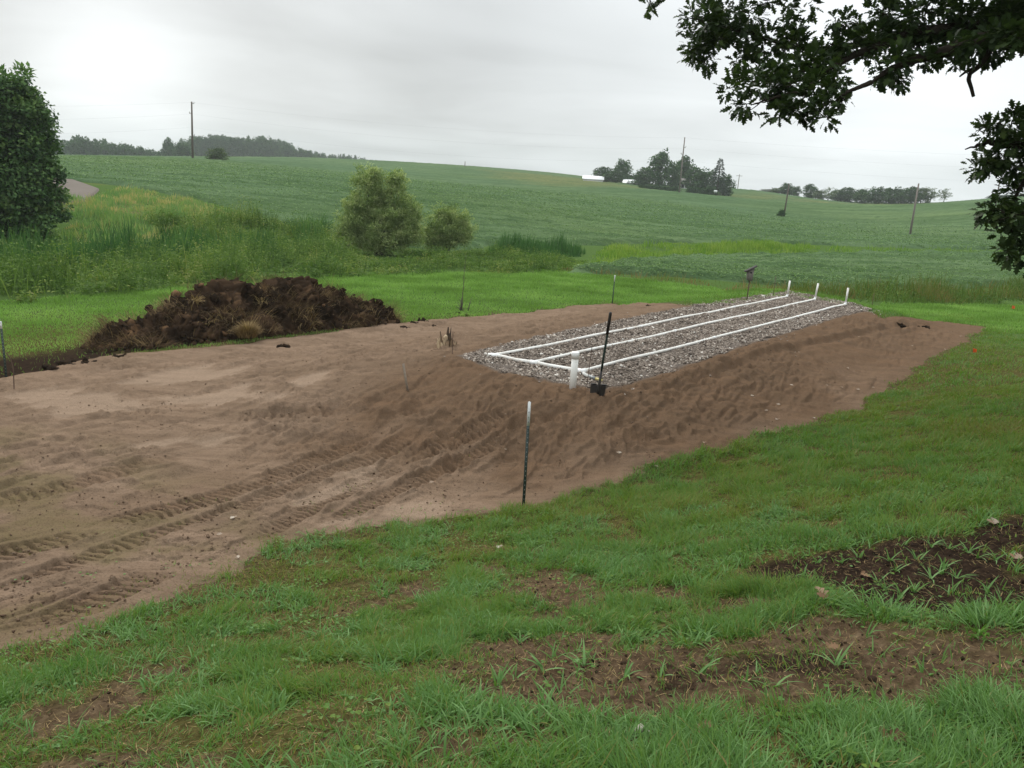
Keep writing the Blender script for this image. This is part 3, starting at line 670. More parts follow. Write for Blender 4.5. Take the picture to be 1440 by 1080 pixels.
stand('tall_weeds', M['weed'], GP([(200, 312), (280, 310), (400, 325), (480, 332), (500, 345), (400, 352), (250, 345)]), 6500, .9, 1.8, .05, 2, .50, 6, .2, .3, 211)
stand('weedy_brambles', M['weed'], GP([(440, 366), (560, 360), (700, 357), (800, 362), (830, 374), (800, 386), (650, 386), (500, 391), (440, 386)]), 9000, .35, .85, .04, 2, .42, 7, .15, .5, 221)
stand('cattail_reeds', M['reed'], GP([(-200, 372), (0, 362), (100, 352), (200, 346), (330, 342), (420, 340), (470, 344), (440, 358), (300, 366), (150, 378), (0, 388), (-200, 398)]), 17000, 1.1, 1.9, .06, 3, .45, 0, .1, .4, 231, .22, .3)
stand('cattail_reeds', M['reed'], GP([(480, 338), (380, 335), (380, 322), (480, 318)]), 1500, 1.0, 1.7, .07, 3, .4, 3, .2, .4, 236)
stand('cattail_reeds', M['reed'], GP([(690, 350), (730, 346), (800, 347), (822, 356), (815, 362), (740, 363), (695, 360)]), 5200, 1.0, 1.55, .055, 3, .42, 0, .1, .3, 241, .16, .15, -.3)
stand('cattail_reeds', M['reed'], GP([(864, 352), (874, 352), (874, 355), (864, 355)]), 700, .45, .7, .05, 3, .5, 0, .1, .3, 243, .16, .1, -.5)
stand('meadow_grass', M['meadow'], GP([(-250, 345), (0, 335), (90, 330), (85, 300), (60, 283), (130, 278), (160, 268), (260, 290), (340, 306), (430, 328), (400, 340), (200, 348), (0, 364), (-250, 376)]), 40000, .35, .75, .055, 2, .42, 0, .1, .08, 251, .3, .5, -.2)
stand('meadow_grass', M['meadow'], GP([(150, 264), (200, 268), (300, 287), (430, 321), (330, 325), (200, 300), (160, 280)]), 16000, .35, .7, .06, 2, .68, 0, .1, .15, 255, .3, .4, -.2)
stand('ditch_grass', M['bright'], GP([(815, 370), (850, 348), (960, 342), (1060, 341), (1150, 346), (1140, 359), (970, 363), (890, 371), (840, 377), (790, 378)]), 34000, .45, .75, .06, 2, .50, 0, .1, .2, 261, .3, .25, -.4)
stand('ditch_grass', M['bright'], GP([(1110, 348), (1440, 350), (1560, 350), (1560, 360), (1300, 360), (1110, 357)]), 11000, .40, .62, .06, 2, .35, 0, .1, .1, 265, .3, .25, .15)
stand('dry_grass', M['dry'], GP([(640, 354), (700, 360), (830, 380), (900, 387), (1000, 396), (1110, 403), (1135, 406), (1120, 413), (1000, 405), (900, 395), (800, 387), (700, 366), (640, 362)]), 14000, .25, .6, .03, 2, .42, 0, .1, .4, 271, .35, .35)
stand('ditch_grass', M['dry'], GP([(1100, 402), (1200, 404), (1300, 405), (1440, 396), (1600, 390), (1600, 420), (1440, 424), (1300, 431), (1180, 420), (1100, 414)]), 42000, .70, 1.25, .035, 3, .14, 0, .1, .4, 281, .35, .3)
stand('tall_weeds', M['weed'], GP([(1160, 410), (1300, 416), (1440, 410), (1600, 402), (1600, 424), (1440, 428), (1300, 433), (1180, 422)]), 4500, .5, 1.0, .03, 2, .3, 5, .13, .5, 291)

# ------------------------------------------------------------------ soybean field
def deg_pt(a, r): return (math.sin(R(a))*r, math.cos(R(a))*r)
FIELD = np.concatenate([GP([(40, 250), (150, 259), (300, 287), (430, 322), (480, 338), (640, 353), (700, 346), (830, 345), (960, 341), (1130, 344), (1300, 350), (1460, 351), (1700, 362)]), np.array([deg_pt(50, 120), deg_pt(50, 500), deg_pt(36, 500), deg_pt(24, 500), deg_pt(12, 500), deg_pt(0, 520), deg_pt(-12, 520), deg_pt(-24, 520), deg_pt(-44, 500), deg_pt(-44, 150)])])
PATCH = GP([(792, 385), (830, 377), (880, 369), (970, 362), (1130, 360), (1300, 357), (1600, 357), (1600, 398), (1440, 402), (1300, 410), (1130, 405), (1000, 394), (880, 386)])
def crops(x, y): return np.maximum(poly_sd(x, y, FIELD), poly_sd(x, y, PATCH))
def field():
    x, y, q = polar(-45, 50, 720, np.concatenate([1/np.linspace(1/34., 1/170., 430), np.geomspace(171, 560, 150)]))
    s = crops(x, y)+.5*fbm(x*.4, y*.4, 3, 301); keep = (s > -.6)[q].all(1); q = q[keep]; us = np.unique(q); idx = -np.ones(len(x), int); idx[us] = np.arange(len(us)); x, y, s, q = x[us], y[us], s[us], idx[q]
    r = np.hypot(x, y)
    rows_ = np.sin((y*math.cos(.10)+x*math.sin(.10)+2.5*fbm(x*.02, y*.02, 2, 303))*2*math.pi/.95)
    z = H(x, y)+np.clip(s*.5, -.5, .30)+(.10*fbm(x*1.1, y*1.1, 4, 305)+.045*rows_*np.clip(1.4-r/110, 0, 1)+.10*fbm(x*.25, y*.5, 3, 307))*sstep(0, .6, s)
    TANP = [np.array([at_r(px, py, rr)[:2] for px, py, rr in Pp]) for Pp in ([(700, 258, 300), (800, 255, 330), (900, 268, 230), (860, 275, 215), (740, 268, 215)], [(1060, 268, 300), (1130, 275, 290), (1060, 280, 240), (1040, 272, 240)], [(1090, 282, 290), (1300, 290, 290), (1250, 296, 240), (1120, 290, 250)])]
    tan = np.zeros(len(x))
    for Pp in TANP: tan = np.maximum(tan, sstep(-10, 8, poly_sd(x, y, Pp)+8*fbm(x*.03, y*.03, 3, 309)))
    tag(mesh_obj('soybean_field', np.stack([x, y, z], 1), q, M['canopy'], smooth=True, attrs={'tan': tan*.75}), kind='structure')
    n = 700000; r = 36*np.exp(rng.random(n)*math.log(170/36.)); a = np.radians(rng.uniform(-30, 48, n)); x = np.sin(a)*r; y = np.cos(a)*r
    s = crops(x, y)+.5*fbm(x*.4, y*.4, 3, 301); rows_ = np.sin((y*math.cos(.10)+x*math.sin(.10)+2.5*fbm(x*.02, y*.02, 2, 303))*2*math.pi/.95)
    gap = fbm(x*.9, y*1.4, 3, 311)-.9*sstep(.05, .35, fbm((x-.1*y)*.07, (y+.1*x)*.55, 4, 313))
    k = (s > .05) & (rng.random(n) < (1-sstep(95, 168, r))*np.clip(.65+.3*rows_*np.clip(1.4-r/110, 0, 1)+.5*gap, .08, 1)); x, y, r, s, gap = x[k], y[k], r[k], s[k], gap[k]; m = len(x)
    z = H(x, y)+np.clip(s*.5, 0, .30)+.10*fbm(x*1.1, y*1.1, 4, 305)+.10*fbm(x*.25, y*.5, 3, 307)+rng.uniform(-.08, .12, m)
    a = rng.uniform(0, 6.28, m)
    tag(from_arrays('soybean_leaves', [leaves(np.stack([x, y, z], 1), np.stack([np.cos(a), np.sin(a), rng.uniform(-.5, .5, m)], 1), unit(np.array([0, 0, 1.0])+rdir(m)*.65), rng.uniform(.08, .15, m)*np.clip(r/80, .8, 1.7), .85, np.clip(.5+.2*gap+rng.normal(0, .2, m), 0, 1))], M['soy']), kind='stuff')
field()
# gravel road beyond the left meadow
ROAD = at_r([40, 90, 145, 130, 86, 40], [258, 261, 270, 279, 283, 282], 74.)[:, :2]
ROAD = np.array([at_r(40, 265, 92)[:2], at_r(88, 266, 90)[:2], at_r(143, 272, 76)[:2], at_r(122, 281, 64)[:2], at_r(80, 284, 62)[:2], at_r(20, 284, 60)[:2]])
def road():
    c = ROAD.mean(0); V = [(c[0], c[1])]; n = len(ROAD); ring = []
    for f in np.linspace(.1, 1, 14):
        for i in range(n):
            for t in (0, .25, .5, .75): 
                p = ROAD[i]*(1-t)+ROAD[(i+1) % n]*t; ring.append(c+(p-c)*f)
    V = np.concatenate([[c], np.array(ring)]); k = n*4; z = H(V[:, 0], V[:, 1])+.16
    z[-k:] -= .5
    j = np.arange(k); Q = np.concatenate([np.stack([1+a*k+j, 1+a*k+(j+1) % k, 1+(a+1)*k+(j+1) % k, 1+(a+1)*k+j], -1) for a in range(13)]); T = np.stack([np.zeros(k, int), 1+j, 1+(j+1) % k], -1)
    tag(mesh_obj('gravel_road', np.concatenate([V, z[:, None]], 1), [Q, T], M['road'], smooth=True), kind='structure')
road()

# ------------------------------------------------------------------ gravel bed
ICO = np.array([(0, 0, -1), (.7236, -.5257, -.4472), (-.2764, -.8506, -.4472), (-.8944, 0, -.4472), (-.2764, .8506, -.4472), (.7236, .5257, -.4472), (.2764, -.8506, .4472), (-.7236, -.5257, .4472), (-.7236, .5257, .4472), (.2764, .8506, .4472), (.8944, 0, .4472), (0, 0, 1)])
ICOF = np.array([(0, 2, 1), (1, 5, 0), (0, 3, 2), (0, 4, 3), (0, 5, 4), (1, 10, 5), (2, 6, 1), (3, 7, 2), (4, 8, 3), (5, 9, 4), (1, 6, 10), (2, 7, 6), (3, 8, 7), (4, 9, 8), (5, 10, 9), (6, 11, 10), (7, 11, 6), (8, 11, 7), (9, 11, 8), (10, 11, 9)])[:, ::-1]
def stones(P, size, tint, jit=.22, flat=.7):
    n = len(P); S = size[:, None]*rng.uniform(.65, 1.25, (n, 3)); S[:, 2] *= flat
    B = ICO[None]*(1+rng.normal(0, jit, (n, 12, 1)))*S[:, None]
    a = rng.uniform(0, 6.28, n); ca, sa = np.cos(a)[:, None], np.sin(a)[:, None]; tl = rng.normal(0, .35, n)[:, None]
    X = B[..., 0]*np.cos(tl)+B[..., 2]*np.sin(tl); Z = -B[..., 0]*np.sin(tl)+B[..., 2]*np.cos(tl)
    V = np.stack([X*ca-B[..., 1]*sa, X*sa+B[..., 1]*ca, Z], -1)+P[:, None]
    return V.reshape(-1, 3), None, ((np.arange(n)*12)[:, None, None]+ICOF[None]).reshape(-1, 3), np.repeat(tint, 12)
def gravel():
    x, y = scatter(BED, 300000, 1.0); d = poly_sd(x, y, BED)+.10*fbm(x*2, y*2, 3, 401)
    r = np.hypot(x, y)
    k = (d > 0) | (rng.random(len(x)) < .30*np.exp(np.minimum(d, 0)/.13)); x, y, d, r = x[k], y[k], d[k], r[k]; m = len(x)
    size = .0165*np.exp(rng.normal(0, .33, m)); z = H(x, y)+np.where(d > 0, .026+.026*rng.random(m), .010)+.025*fbm(x*1.5, y*1.5, 3, 403)*(d > 0)
    tag(from_arrays('gravel_bed', [stones(np.stack([x, y, z], 1), size, np.clip(rng.normal(.5, .24, m)+.1*fbm(x*.8, y*.8, 2, 405), 0, 1))], M['gravel']), kind='stuff')
gravel()

# ------------------------------------------------------------------ pvc pipes
BZ = BED_Z+.062
def bz(px, py): return at_z(px, py, BZ)
mL, mM, mR = bz(695, 500), bz(751, 510), bz(818, 522)
uL, uM, uR = bz(1106, 417), bz(1145, 421), bz(1188, 428)
net = thing('pipe_network', 'white plastic pipes in a three-pronged fork lying on the gravel bed, far ends turned up', 'pipes', (*mL[:2], BED_Z))
def local(p): return np.asarray(p)-np.array([mL[0], mL[1], BED_Z])
def wob(a, b, n, amp, seed):
    t = np.linspace(0, 1, n); P = a+(b-a)*t[:, None]; P[:, 2] += amp*fbm(t*5+seed, t*0+seed, 2, seed); P[:, 0] += amp*fbm(t*2.3+seed, t*0+.5, 2, seed+1); return P
mb = MB(); mb.tube(local(wob(mL-.12*(mR-mL)/1.8, mR+.05*(mR-mL)/1.8, 14, .012, 501)), .036, 12); mb.build('manifold', M['pvc'], net, True)
for a in (mL, mM, mR):
    mb = MB(); e = (mR-mL)/np.linalg.norm(mR-mL); mb.tube([local(a-e*.075), local(a+e*.075)], .045, 12); mb.tube([local(a), local(a)+np.array([LAT[0], LAT[1], 0])*.11], .042, 12); mb.build('tee_joint', M['pvc_cap'], net, True)
for a, b, sd in ((mL, uL, 511), (mM, uM, 517), (mR, uR, 523)):
    P = wob(a, b, 40, .02, sd); mb = MB(); mb.tube(local(P), .029, 12)
    lat = mb.build('lateral_pipe', M['pvc'], net, True)
    for f in (.38, .72):
        i = int(f*39); mb = MB(); mb.tube([local(P[i]), local(P[i])+(P[i+1]-P[i])/np.linalg.norm(P[i+1]-P[i])*.12], .035, 12); mb.build('coupling', M['pvc_cap'], lat, True)
    mb = MB(); tp = b+np.array([rng.uniform(-.01, .03), 0, .52]); th = np.linspace(0, 1.57, 6); dl = np.array([LAT[0], LAT[1], 0])
    el = [b+dl*(.07*math.sin(q))+np.array([0, 0, .07*(1-math.cos(q))]) for q in th]
    mb.tube(local(np.array([b-dl*.06]+el)), .038, 12); mb.build('elbow', M['pvc_cap'], net, True)
    mb = MB(); mb.tube(local(np.array([el[-1], tp+dl*.07])), .029, 12); mb.build('riser', M['pvc'], net, True)
b = sand_z(805, 549); t = at_r(811, 495, math.hypot(b.x, b.y)); hgt = float(t[2]-b.z)
vp = thing('standpipe', 'thick white capped plastic pipe standing upright where the gravel meets the sand', 'pipe', b)
mb = MB(); mb.tube([(0, 0, -.15), (.0, 0, hgt-.03)], .057, 20); mb.build('pipe_body', M['pvc'], vp, True)
mb = MB(); mb.tube([(0, 0, hgt-.11), (0, 0, hgt-.012), (0, 0, hgt)], [.066, .066, .058], 20); mb.build('cap', M['pvc_cap'], vp, True)
b = sand_z(822, 536)
ft = thing('pipe_fitting', 'short grey and yellow pipe offcut with a white elbow lying by the shovel', 'pipe fitting', b+Vector((0, 0, .035)))
p0, p1, p2, p3 = (np.array(sand_z(*q))-np.array(b)+np.array([0, 0, .02]) for q in ((821, 532), (829, 536), (837, 539), (846, 541)))
mb = MB(); mb.tube([p0+(-.01, .02, .02), p0, p1], .028, 10); mb.build('elbow', M['pvc'], ft, True)
mb = MB(); mb.tube([p1, p2], .034, 10); mb.build('coupling', M['zinc'], ft, True)
M['yellow'] = plain('yellow_plastic', (.50, .42, .16), .5, .4, .1, 20)
mb = MB(); mb.tube([p2, p3], .026, 10); mb.build('pipe_end', M['yellow'], ft, True)

# ------------------------------------------------------------------ posts, stakes, shovel
def tpost(base, h, label, azf=0.0, tilt=(0, 0), wtip=.22, orange=False):
    t = thing('fence_post', label, 'fence post', base, 'steel fence posts round the sand'); t.rotation_euler = (tilt[0], tilt[1], azf)
    mb = MB(); z1 = h*(1-wtip)
    mb.box((0, 0, (z1-.3)/2), (.036, .005, z1+.3)); mb.box((0, .0185, (z1-.3)/2), (.006, .032, z1+.3)); mb.build('shaft', M['green_paint'], t)
    mb = MB(); mb.box((0, 0, (h+z1)/2), (.036, .005, h-z1)); mb.box((0, .0185, (h+z1)/2), (.006, .032, h-z1)); tip = mb.build('white_tip', M['white_paint'], t)
    mb = MB(); mb.box((0, -.0055, 0), (.010, .007, .014)); st = None
    for k in range(int(z1/.062)):
        if st is None: o = st = mb.build('stud', M['zinc'], t)
        else: o = st.copy(); COL.objects.link(o); o.parent = t
        o.location = (0, 0, .05+k*.062)
    o = None
    for k in range(3):
        if o is None: mb = MB(); mb.box((0, -.0055, 0), (.010, .007, .014)); o = sd = mb.build('stud', M['zinc'], tip)
        else: o = sd.copy(); COL.objects.link(o); o.parent = tip
        o.location = (0, 0, z1+.05+k*.062)
def post_h(px, py, px2, py2): 
    b = sand_z(px, py); return b, float(at_r(px2, py2, math.hypot(b.x, b.y))[2]-b.z)
b, h = post_h(736, 713, 743, 565); tpost(b, h, 'nearest dark green steel post with white tip at the edge of the lawn', R(8), (0, R(-.6)))
b, h = post_h(9, 530, 0, 452); tpost(b, h, 'dark green steel post with white tip beside the bare dirt strip at the left edge', R(20), (0, 0), .13)
b, h = post_h(861, 427, 864, 387); tpost(b, h, 'farthest small dark green steel post on the grass beyond the sand', R(-10))
b = sand_z(840, 562)
sh = thing('shovel', 'dark long-handled shovel standing upright with its blade pushed into the sand', 'shovel', b); sh.rotation_euler = (R(2), R(3.2), R(5))
hl = float(at_r(857, 438, math.hypot(b.x, b.y))[2]-b.z)
mb = MB(); V = []; nx, nz = 12, 10
for i in range(nx+1):
    for k in range(nz+1):
        u = i/nx*2-1; w = k/nz; zz = .125-.30*w*(1 if abs(u) < .8 else 1-.12*(abs(u)-.8)/.2); V.append((u*.128*(1-.08*w), .05*u*u-.02*w, zz))
V = np.array(V); i, k = np.meshgrid(np.arange(nx), np.arange(nz), indexing='ij'); a = (i*(nz+1)+k).ravel(); Q = np.stack([a, a+nz+1, a+nz+2, a+1], -1)
V2 = V+np.array([0, .006, 0]); nn = len(V); bd = np.concatenate([np.arange(nz+1), (np.arange(1, nx+1))*(nz+1)+nz, nx*(nz+1)+np.arange(nz-1, -1, -1), np.arange(nx-1, 0, -1)*(nz+1)]); b2 = np.roll(bd, -1)
mb.add(np.concatenate([V, V2]), np.concatenate([Q, Q[:, ::-1]+nn, np.stack([bd, b2, b2+nn, bd+nn], -1)])); 
for sx in (-1, 1): mb.box((sx*.085, .018, .131), (.085, .03, .012))
mb.build('blade', M['blade'], sh)
mb = MB(); mb.tube([(0, -.012, -.02), (0, -.012, .06), (0, 0, .16), (0, 0, .36)], [.03, .028, .021, .019], 12); mb.build('socket', M['blade'], sh, True)
mb = MB(); mb.tube([(0, 0, .34), (0, 0, .62), (.004, 0, .95), (0, 0, hl-.22)], .019, 12); mb.build('handle', M['green_paint'], sh, True)
mb = MB(); mb.tube([(0, 0, hl-.36), (0, 0, hl-.03), (0, 0, hl)], [.023, .025, .018], 12); mb.build('grip', M['shovel_wood'], sh, True)
def rod(name, label, cat, base, top, rad, mat, n=6, bend=0, flag=None):
    b = sand_z(*base); t = np.array(at_r(*top, math.hypot(b.x, b.y)))-np.array(b); o = thing(name, label, cat, b); mb = MB()
    P = np.linspace(0, 1, 8)[:, None]*t; P[:, 0] += bend*np.sin(np.linspace(0, math.pi, 8)); P = np.concatenate([[(-t*.15/max(np.linalg.norm(t), .1))], P]); mb.tube(P, rad, n); mb.build('rod' if mat is M['rust'] else 'shaft', mat, o, True); return o, t
o, t = rod('steel_rod', 'thin rusty rod standing in the gravel between the white standpipe and the shovel', 'rod', (825, 545), (833, 484), .006, M['rust'])
o, t = rod('steel_rod', 'short rusty rod at the left tip of the gravel beside the splintered stump', 'rod', (636, 500), (637, 466), .007, M['rust'])
def stake(base, top, label, w=.035):
    b = sand_z(*base); t = np.array(at_r(*top, math.hypot(b.x, b.y)))-np.array(b); mb = MB(); u = np.array([1, 0, 0])*w/2; v = np.array([0, 1, 0])*w/4
    z0 = -t*.3; V = [z0-u-v, z0+u-v, z0+u+v, z0-u+v, t-u-v, t+u-v+(0, 0, .02), t+u+v+(0, 0, .015), t-u+v]
    mb.add(V, [(0, 1, 5, 4), (1, 2, 6, 5), (2, 3, 7, 6), (3, 0, 4, 7), (4, 5, 6, 7), (3, 2, 1, 0)]); tag(mb.build('wooden_stake', M['stake'], loc=None), label, 'stake').location = b
stake((573, 551), (567, 512), 'leaning grey wooden stake in the churned sand left of the gravel')
# thin wires
def wire(name, label, pts, rad, mat, cat='wire'):
    P = np.array([np.array(sand_z(p[0], p[1]))+np.array([0, 0, p[2]]) for p in pts]); b = P[0].copy(); P -= b; mb = MB(); t = np.linspace(0, len(P)-1, 24); i = np.minimum(t.astype(int), len(P)-2); f = (t-i)[:, None]
    mb.tube(P[i]*(1-f)+P[i+1]*f, rad, 6); o = mb.build(name, mat, smooth=True); o.location = Vector(b); tag(o, label, cat)
wire('bent_wire', 'bent rusty wire sticking out of the sand beside the leftmost steel post', [(20, 552, -.03), (21.5, 552, .22), (22, 552, .40), (20, 552, .55), (15, 552, .66)], .008, M['rust'])
for px, y0, y1, lb in ((1087, 417, 388, 'thin dark rod standing between the birdhouse pole and the leftmost pipe riser'), (1226, 432, 412, 'thin dark rod standing in the grass right of the three pipe risers')):
    b = ground_at(px, y0); o = thing('steel_rod', lb, 'rod', b); mb = MB(); hh = float(at_r(px+2, y1, math.hypot(b.x, b.y))[2]-b.z); mb.tube([(0, 0, -.1), (0, 0, hh)], .008, 6); mb.build('rod', M['rust'], o, True)
# marker flags
def flag(px, py, hpx, wpx, label, tipped=False):
    b = ground_at(px, py); r = math.hypot(b.x, b.y); s_ = pxs(b); o = thing('marker_flag', label, 'flag', b, 'orange marker flags', R(20)); h = hpx*s_; w = wpx*s_
    mb = MB(); mb.tube([(0, 0, -.08), (0, 0, h)], .0025, 6); mb.build('wire', M['rust'], o, True)
    n = 6; V = []; 
    for i in range(n+1):
        u = i/n; zc = h*(.66-.05*u); hh = h*.34*(1-.35*u); V += [(u*w, .02*math.sin(u*5), zc-hh), (u*w, .02*math.sin(u*5+.5), zc+hh*.9)]
    V = np.array(V); V2 = V+np.array([0, .002, 0]); i = np.arange(n)*2; nn = len(V); Q = np.stack([i, i+2, i+3, i+1], -1)
    mb = MB(); mb.add(np.concatenate([V, V2]), np.concatenate([Q, Q[:, ::-1]+nn])); mb.build('flag_cloth', M['orange'], o)
flag(1367, 499, 10, 6, 'small orange marker flag where the sand meets the dark lawn')
flag(1422, 437, 8, 5, 'small orange marker flag on the far grass at the right edge')
# birdhouse
b = ground_at(1050, 424); r_ = math.hypot(b.x, b.y); s_ = pxs(b)
bh = thing('birdhouse', 'weathered grey birdhouse with slanted roof on a thin pole', 'birdhouse', b, rotz=R(-8))
zt = float(at_r(1053, 374, r_)[2]-b.z); zb = zt-19*s_; w = 8*s_
mb = MB(); mb.tube([(0, 0, -.2), (0, 0, zb+.05)], .018, 8); mb.build('pole', M['rust'], bh, True)
mb = MB(); mb.prism([(-w*.5, zb), (w*.35, zb-.02), (w*.5, zt-.03), (-w*.62, zt-.12)], -.11, .11); bx = mb.build('box', M['box_wood'], bh)
mb = MB(); a = np.linspace(0, 6.283, 13)[:-1]; mb.prism([(.0+.028*math.cos(q), zb+.55*(zt-zb)+.028*math.sin(q)) for q in a], -.113, -.109); mb.build('entrance_hole', M['dark_open'], bx)
mb = MB(); mb.prism([(-w*1.0, zt-.19), (w*.85, zt+.005), (w*.85, zt+.035), (-w*1.0, zt-.16)], -.16, .15); mb.build('roof', M['box_roof'], bh)

# ------------------------------------------------------------------ stump and sapling
def splint(mb, p, h, w, lean, az, t0):
    d = np.array([math.cos(az)*math.sin(lean), math.sin(az)*math.sin(lean), math.cos(lean)]); a = rng.uniform(0, 6.28); u = np.array([math.cos(a), math.sin(a), 0]); v = np.array([-u[1], u[0], 0])*.6
    p = np.array(p, float); top = p+d*h; b_ = p-np.array([0, 0, .12]); mid = p+d*h*.6
    V = [b_-u*w, b_+v*w, b_+u*w, b_-v*w, mid-u*w*.8, mid+v*w*.9, mid+u*w*.85, mid-v*w*.8, top-u*w*.45, top+u*w*.3]
    mb.add(V, [(0, 1, 5, 4), (1, 2, 6, 5), (2, 3, 7, 6), (3, 0, 4, 7)], [(4, 5, 8), (5, 9, 8), (5, 6, 9), (6, 7, 9), (7, 8, 9), (7, 4, 8)], np.array([t0]*4+[t0*.9]*4+[max(0, t0-.55)]*2))
b = sand_z(626, 491); st = thing('tree_stump', 'pale splintered tree stump with dark jagged tips left of the gravel', 'stump', b)
mb = MB(); s_ = pxs(b)
for dx, h, w, ln, az, t0 in ((2, 28, 1.8, .05, 1, .14), (5.2, 29, 1.6, .06, 0, .10), (4, 20, 2.6, .1, 0, .15), (7, 15, 1.8, .15, 0, .5), (9, 11, 1.6, .1, 0, .7), (-3, 23, 1.8, .2, 3, .35), (-5, 16, 2.4, .25, 3, .9), (-7, 13, 2.2, .35, 3, 1), (-2, 14, 2.8, .1, 2, .85), (0, 16, 2.6, .05, 1, .8), (-9, 8, 2, .5, 3, .95), (3, 12, 2.5, .1, 5, .6), (-4, 9, 2.5, .3, 4.2, 1), (0, 9, 3, .2, 4.6, .7)):
    splint(mb, (dx*s_, rng.uniform(-.06, .06), 0), h*s_, w*1.5*s_, ln, az, t0)
mb.tube([(-1*s_, .03, -.1), (-1*s_, .03, 0), (-.5*s_, .02, 6*s_), (0, .02, 13*s_), (.5*s_, 0, 17*s_)], np.array([7, 6.6, 5.4, 4, 1.5])*s_, 11, .82)
mb.build('splinter_ring', M['stump'], st)
mb = MB(); splint(mb, (13.5*s_, 0, 0), 11*s_, 2*s_, .05, 0, .8); splint(mb, (15*s_, .03, 0), 9*s_, 1.6*s_, .12, 0, .6); mb.build('side_shard', M['stump'], st)
b = ground_at(649, 437); s_ = pxs(b)
sp = thing('dead_sapling', 'bare dark sapling whip with broken suckers at its foot in the grass', 'sapling', b)
mb = MB(); mb.tube(np.array([(0, 0, -1), (.3, 0, 12), (1.2, 0, 35), (1.5, 0, 58), (3.2, 0, 82)])*s_, np.array([.9, .8, .5, .35, .15])*s_, 6)
for z0, dx, dz in ((38, 3, 9), (45, -1.5, 5), (30, 2, 5), (55, 2, 8)): mb.tube(np.array([(1, 0, z0), (1+dx*.6, .3, z0+dz*.6), (1+dx, .2, z0+dz)])*s_, np.array([.3, .2, .1])*s_, 5)
mb.build('stem', M['twig'], sp, True)
for dx, dy, h in ((-9, 2, 6), (-6, -2, 11), (-3, 1, 16), (-1, -1, 20), (2, 1, 13), (6, 0, 5), (14, 2, 19)):
    mb = MB(); x0 = 9 if dx == 14 else 0; mb.tube(np.array([(x0, 0, -1), (x0+(dx-x0)*.4, dy*.4, h*.55), (dx, dy, h)])*s_, np.array([.9, .6, .2])*s_, 5); mb.build('sucker', M['twig'], sp, True)

# ------------------------------------------------------------------ soil pile
A_, B_ = GP([(140, 502)])[0], GP([(566, 456)])[0]; PU = (B_-A_); PL = np.linalg.norm(PU); PU /= PL; PVv = np.array([-PU[1], PU[0]])
if PVv[1] < 0: PVv = -PVv
HT = np.array([(-.04, .0), (0, .06), (.06, .18), (.12, .32), (.2, .55), (.28, .78), (.36, .92), (.42, 1.12), (.46, 1.22), (.5, .95), (.56, 1.12), (.62, 1.25), (.66, 1.08), (.7, 1.32), (.74, 1.2), (.79, .98), (.86, .98), (.91, .75), (.96, .5), (1.0, .22), (1.05, 0)])
def pile_pt(t, v):
    """t along, v 0..1 front to back"""
    wid = 3.9*np.sqrt(np.clip(np.sin(np.clip((t+.05)/1.1, 0, 1)*math.pi), 0, 1)*.85+.1)
    ht = .86*np.interp(t, HT[:, 0], HT[:, 1]); prof = np.clip(1-np.abs(v-.48)/.52, 0, 1); prof = np.where(prof > 0, prof**.8, 0)*(1.12-.12*prof)
    X = A_[0]+PU[0]*t*PL+PVv[0]*v*wid; Y = A_[1]+PU[1]*t*PL+PVv[1]*v*wid
    return X, Y, ht*prof
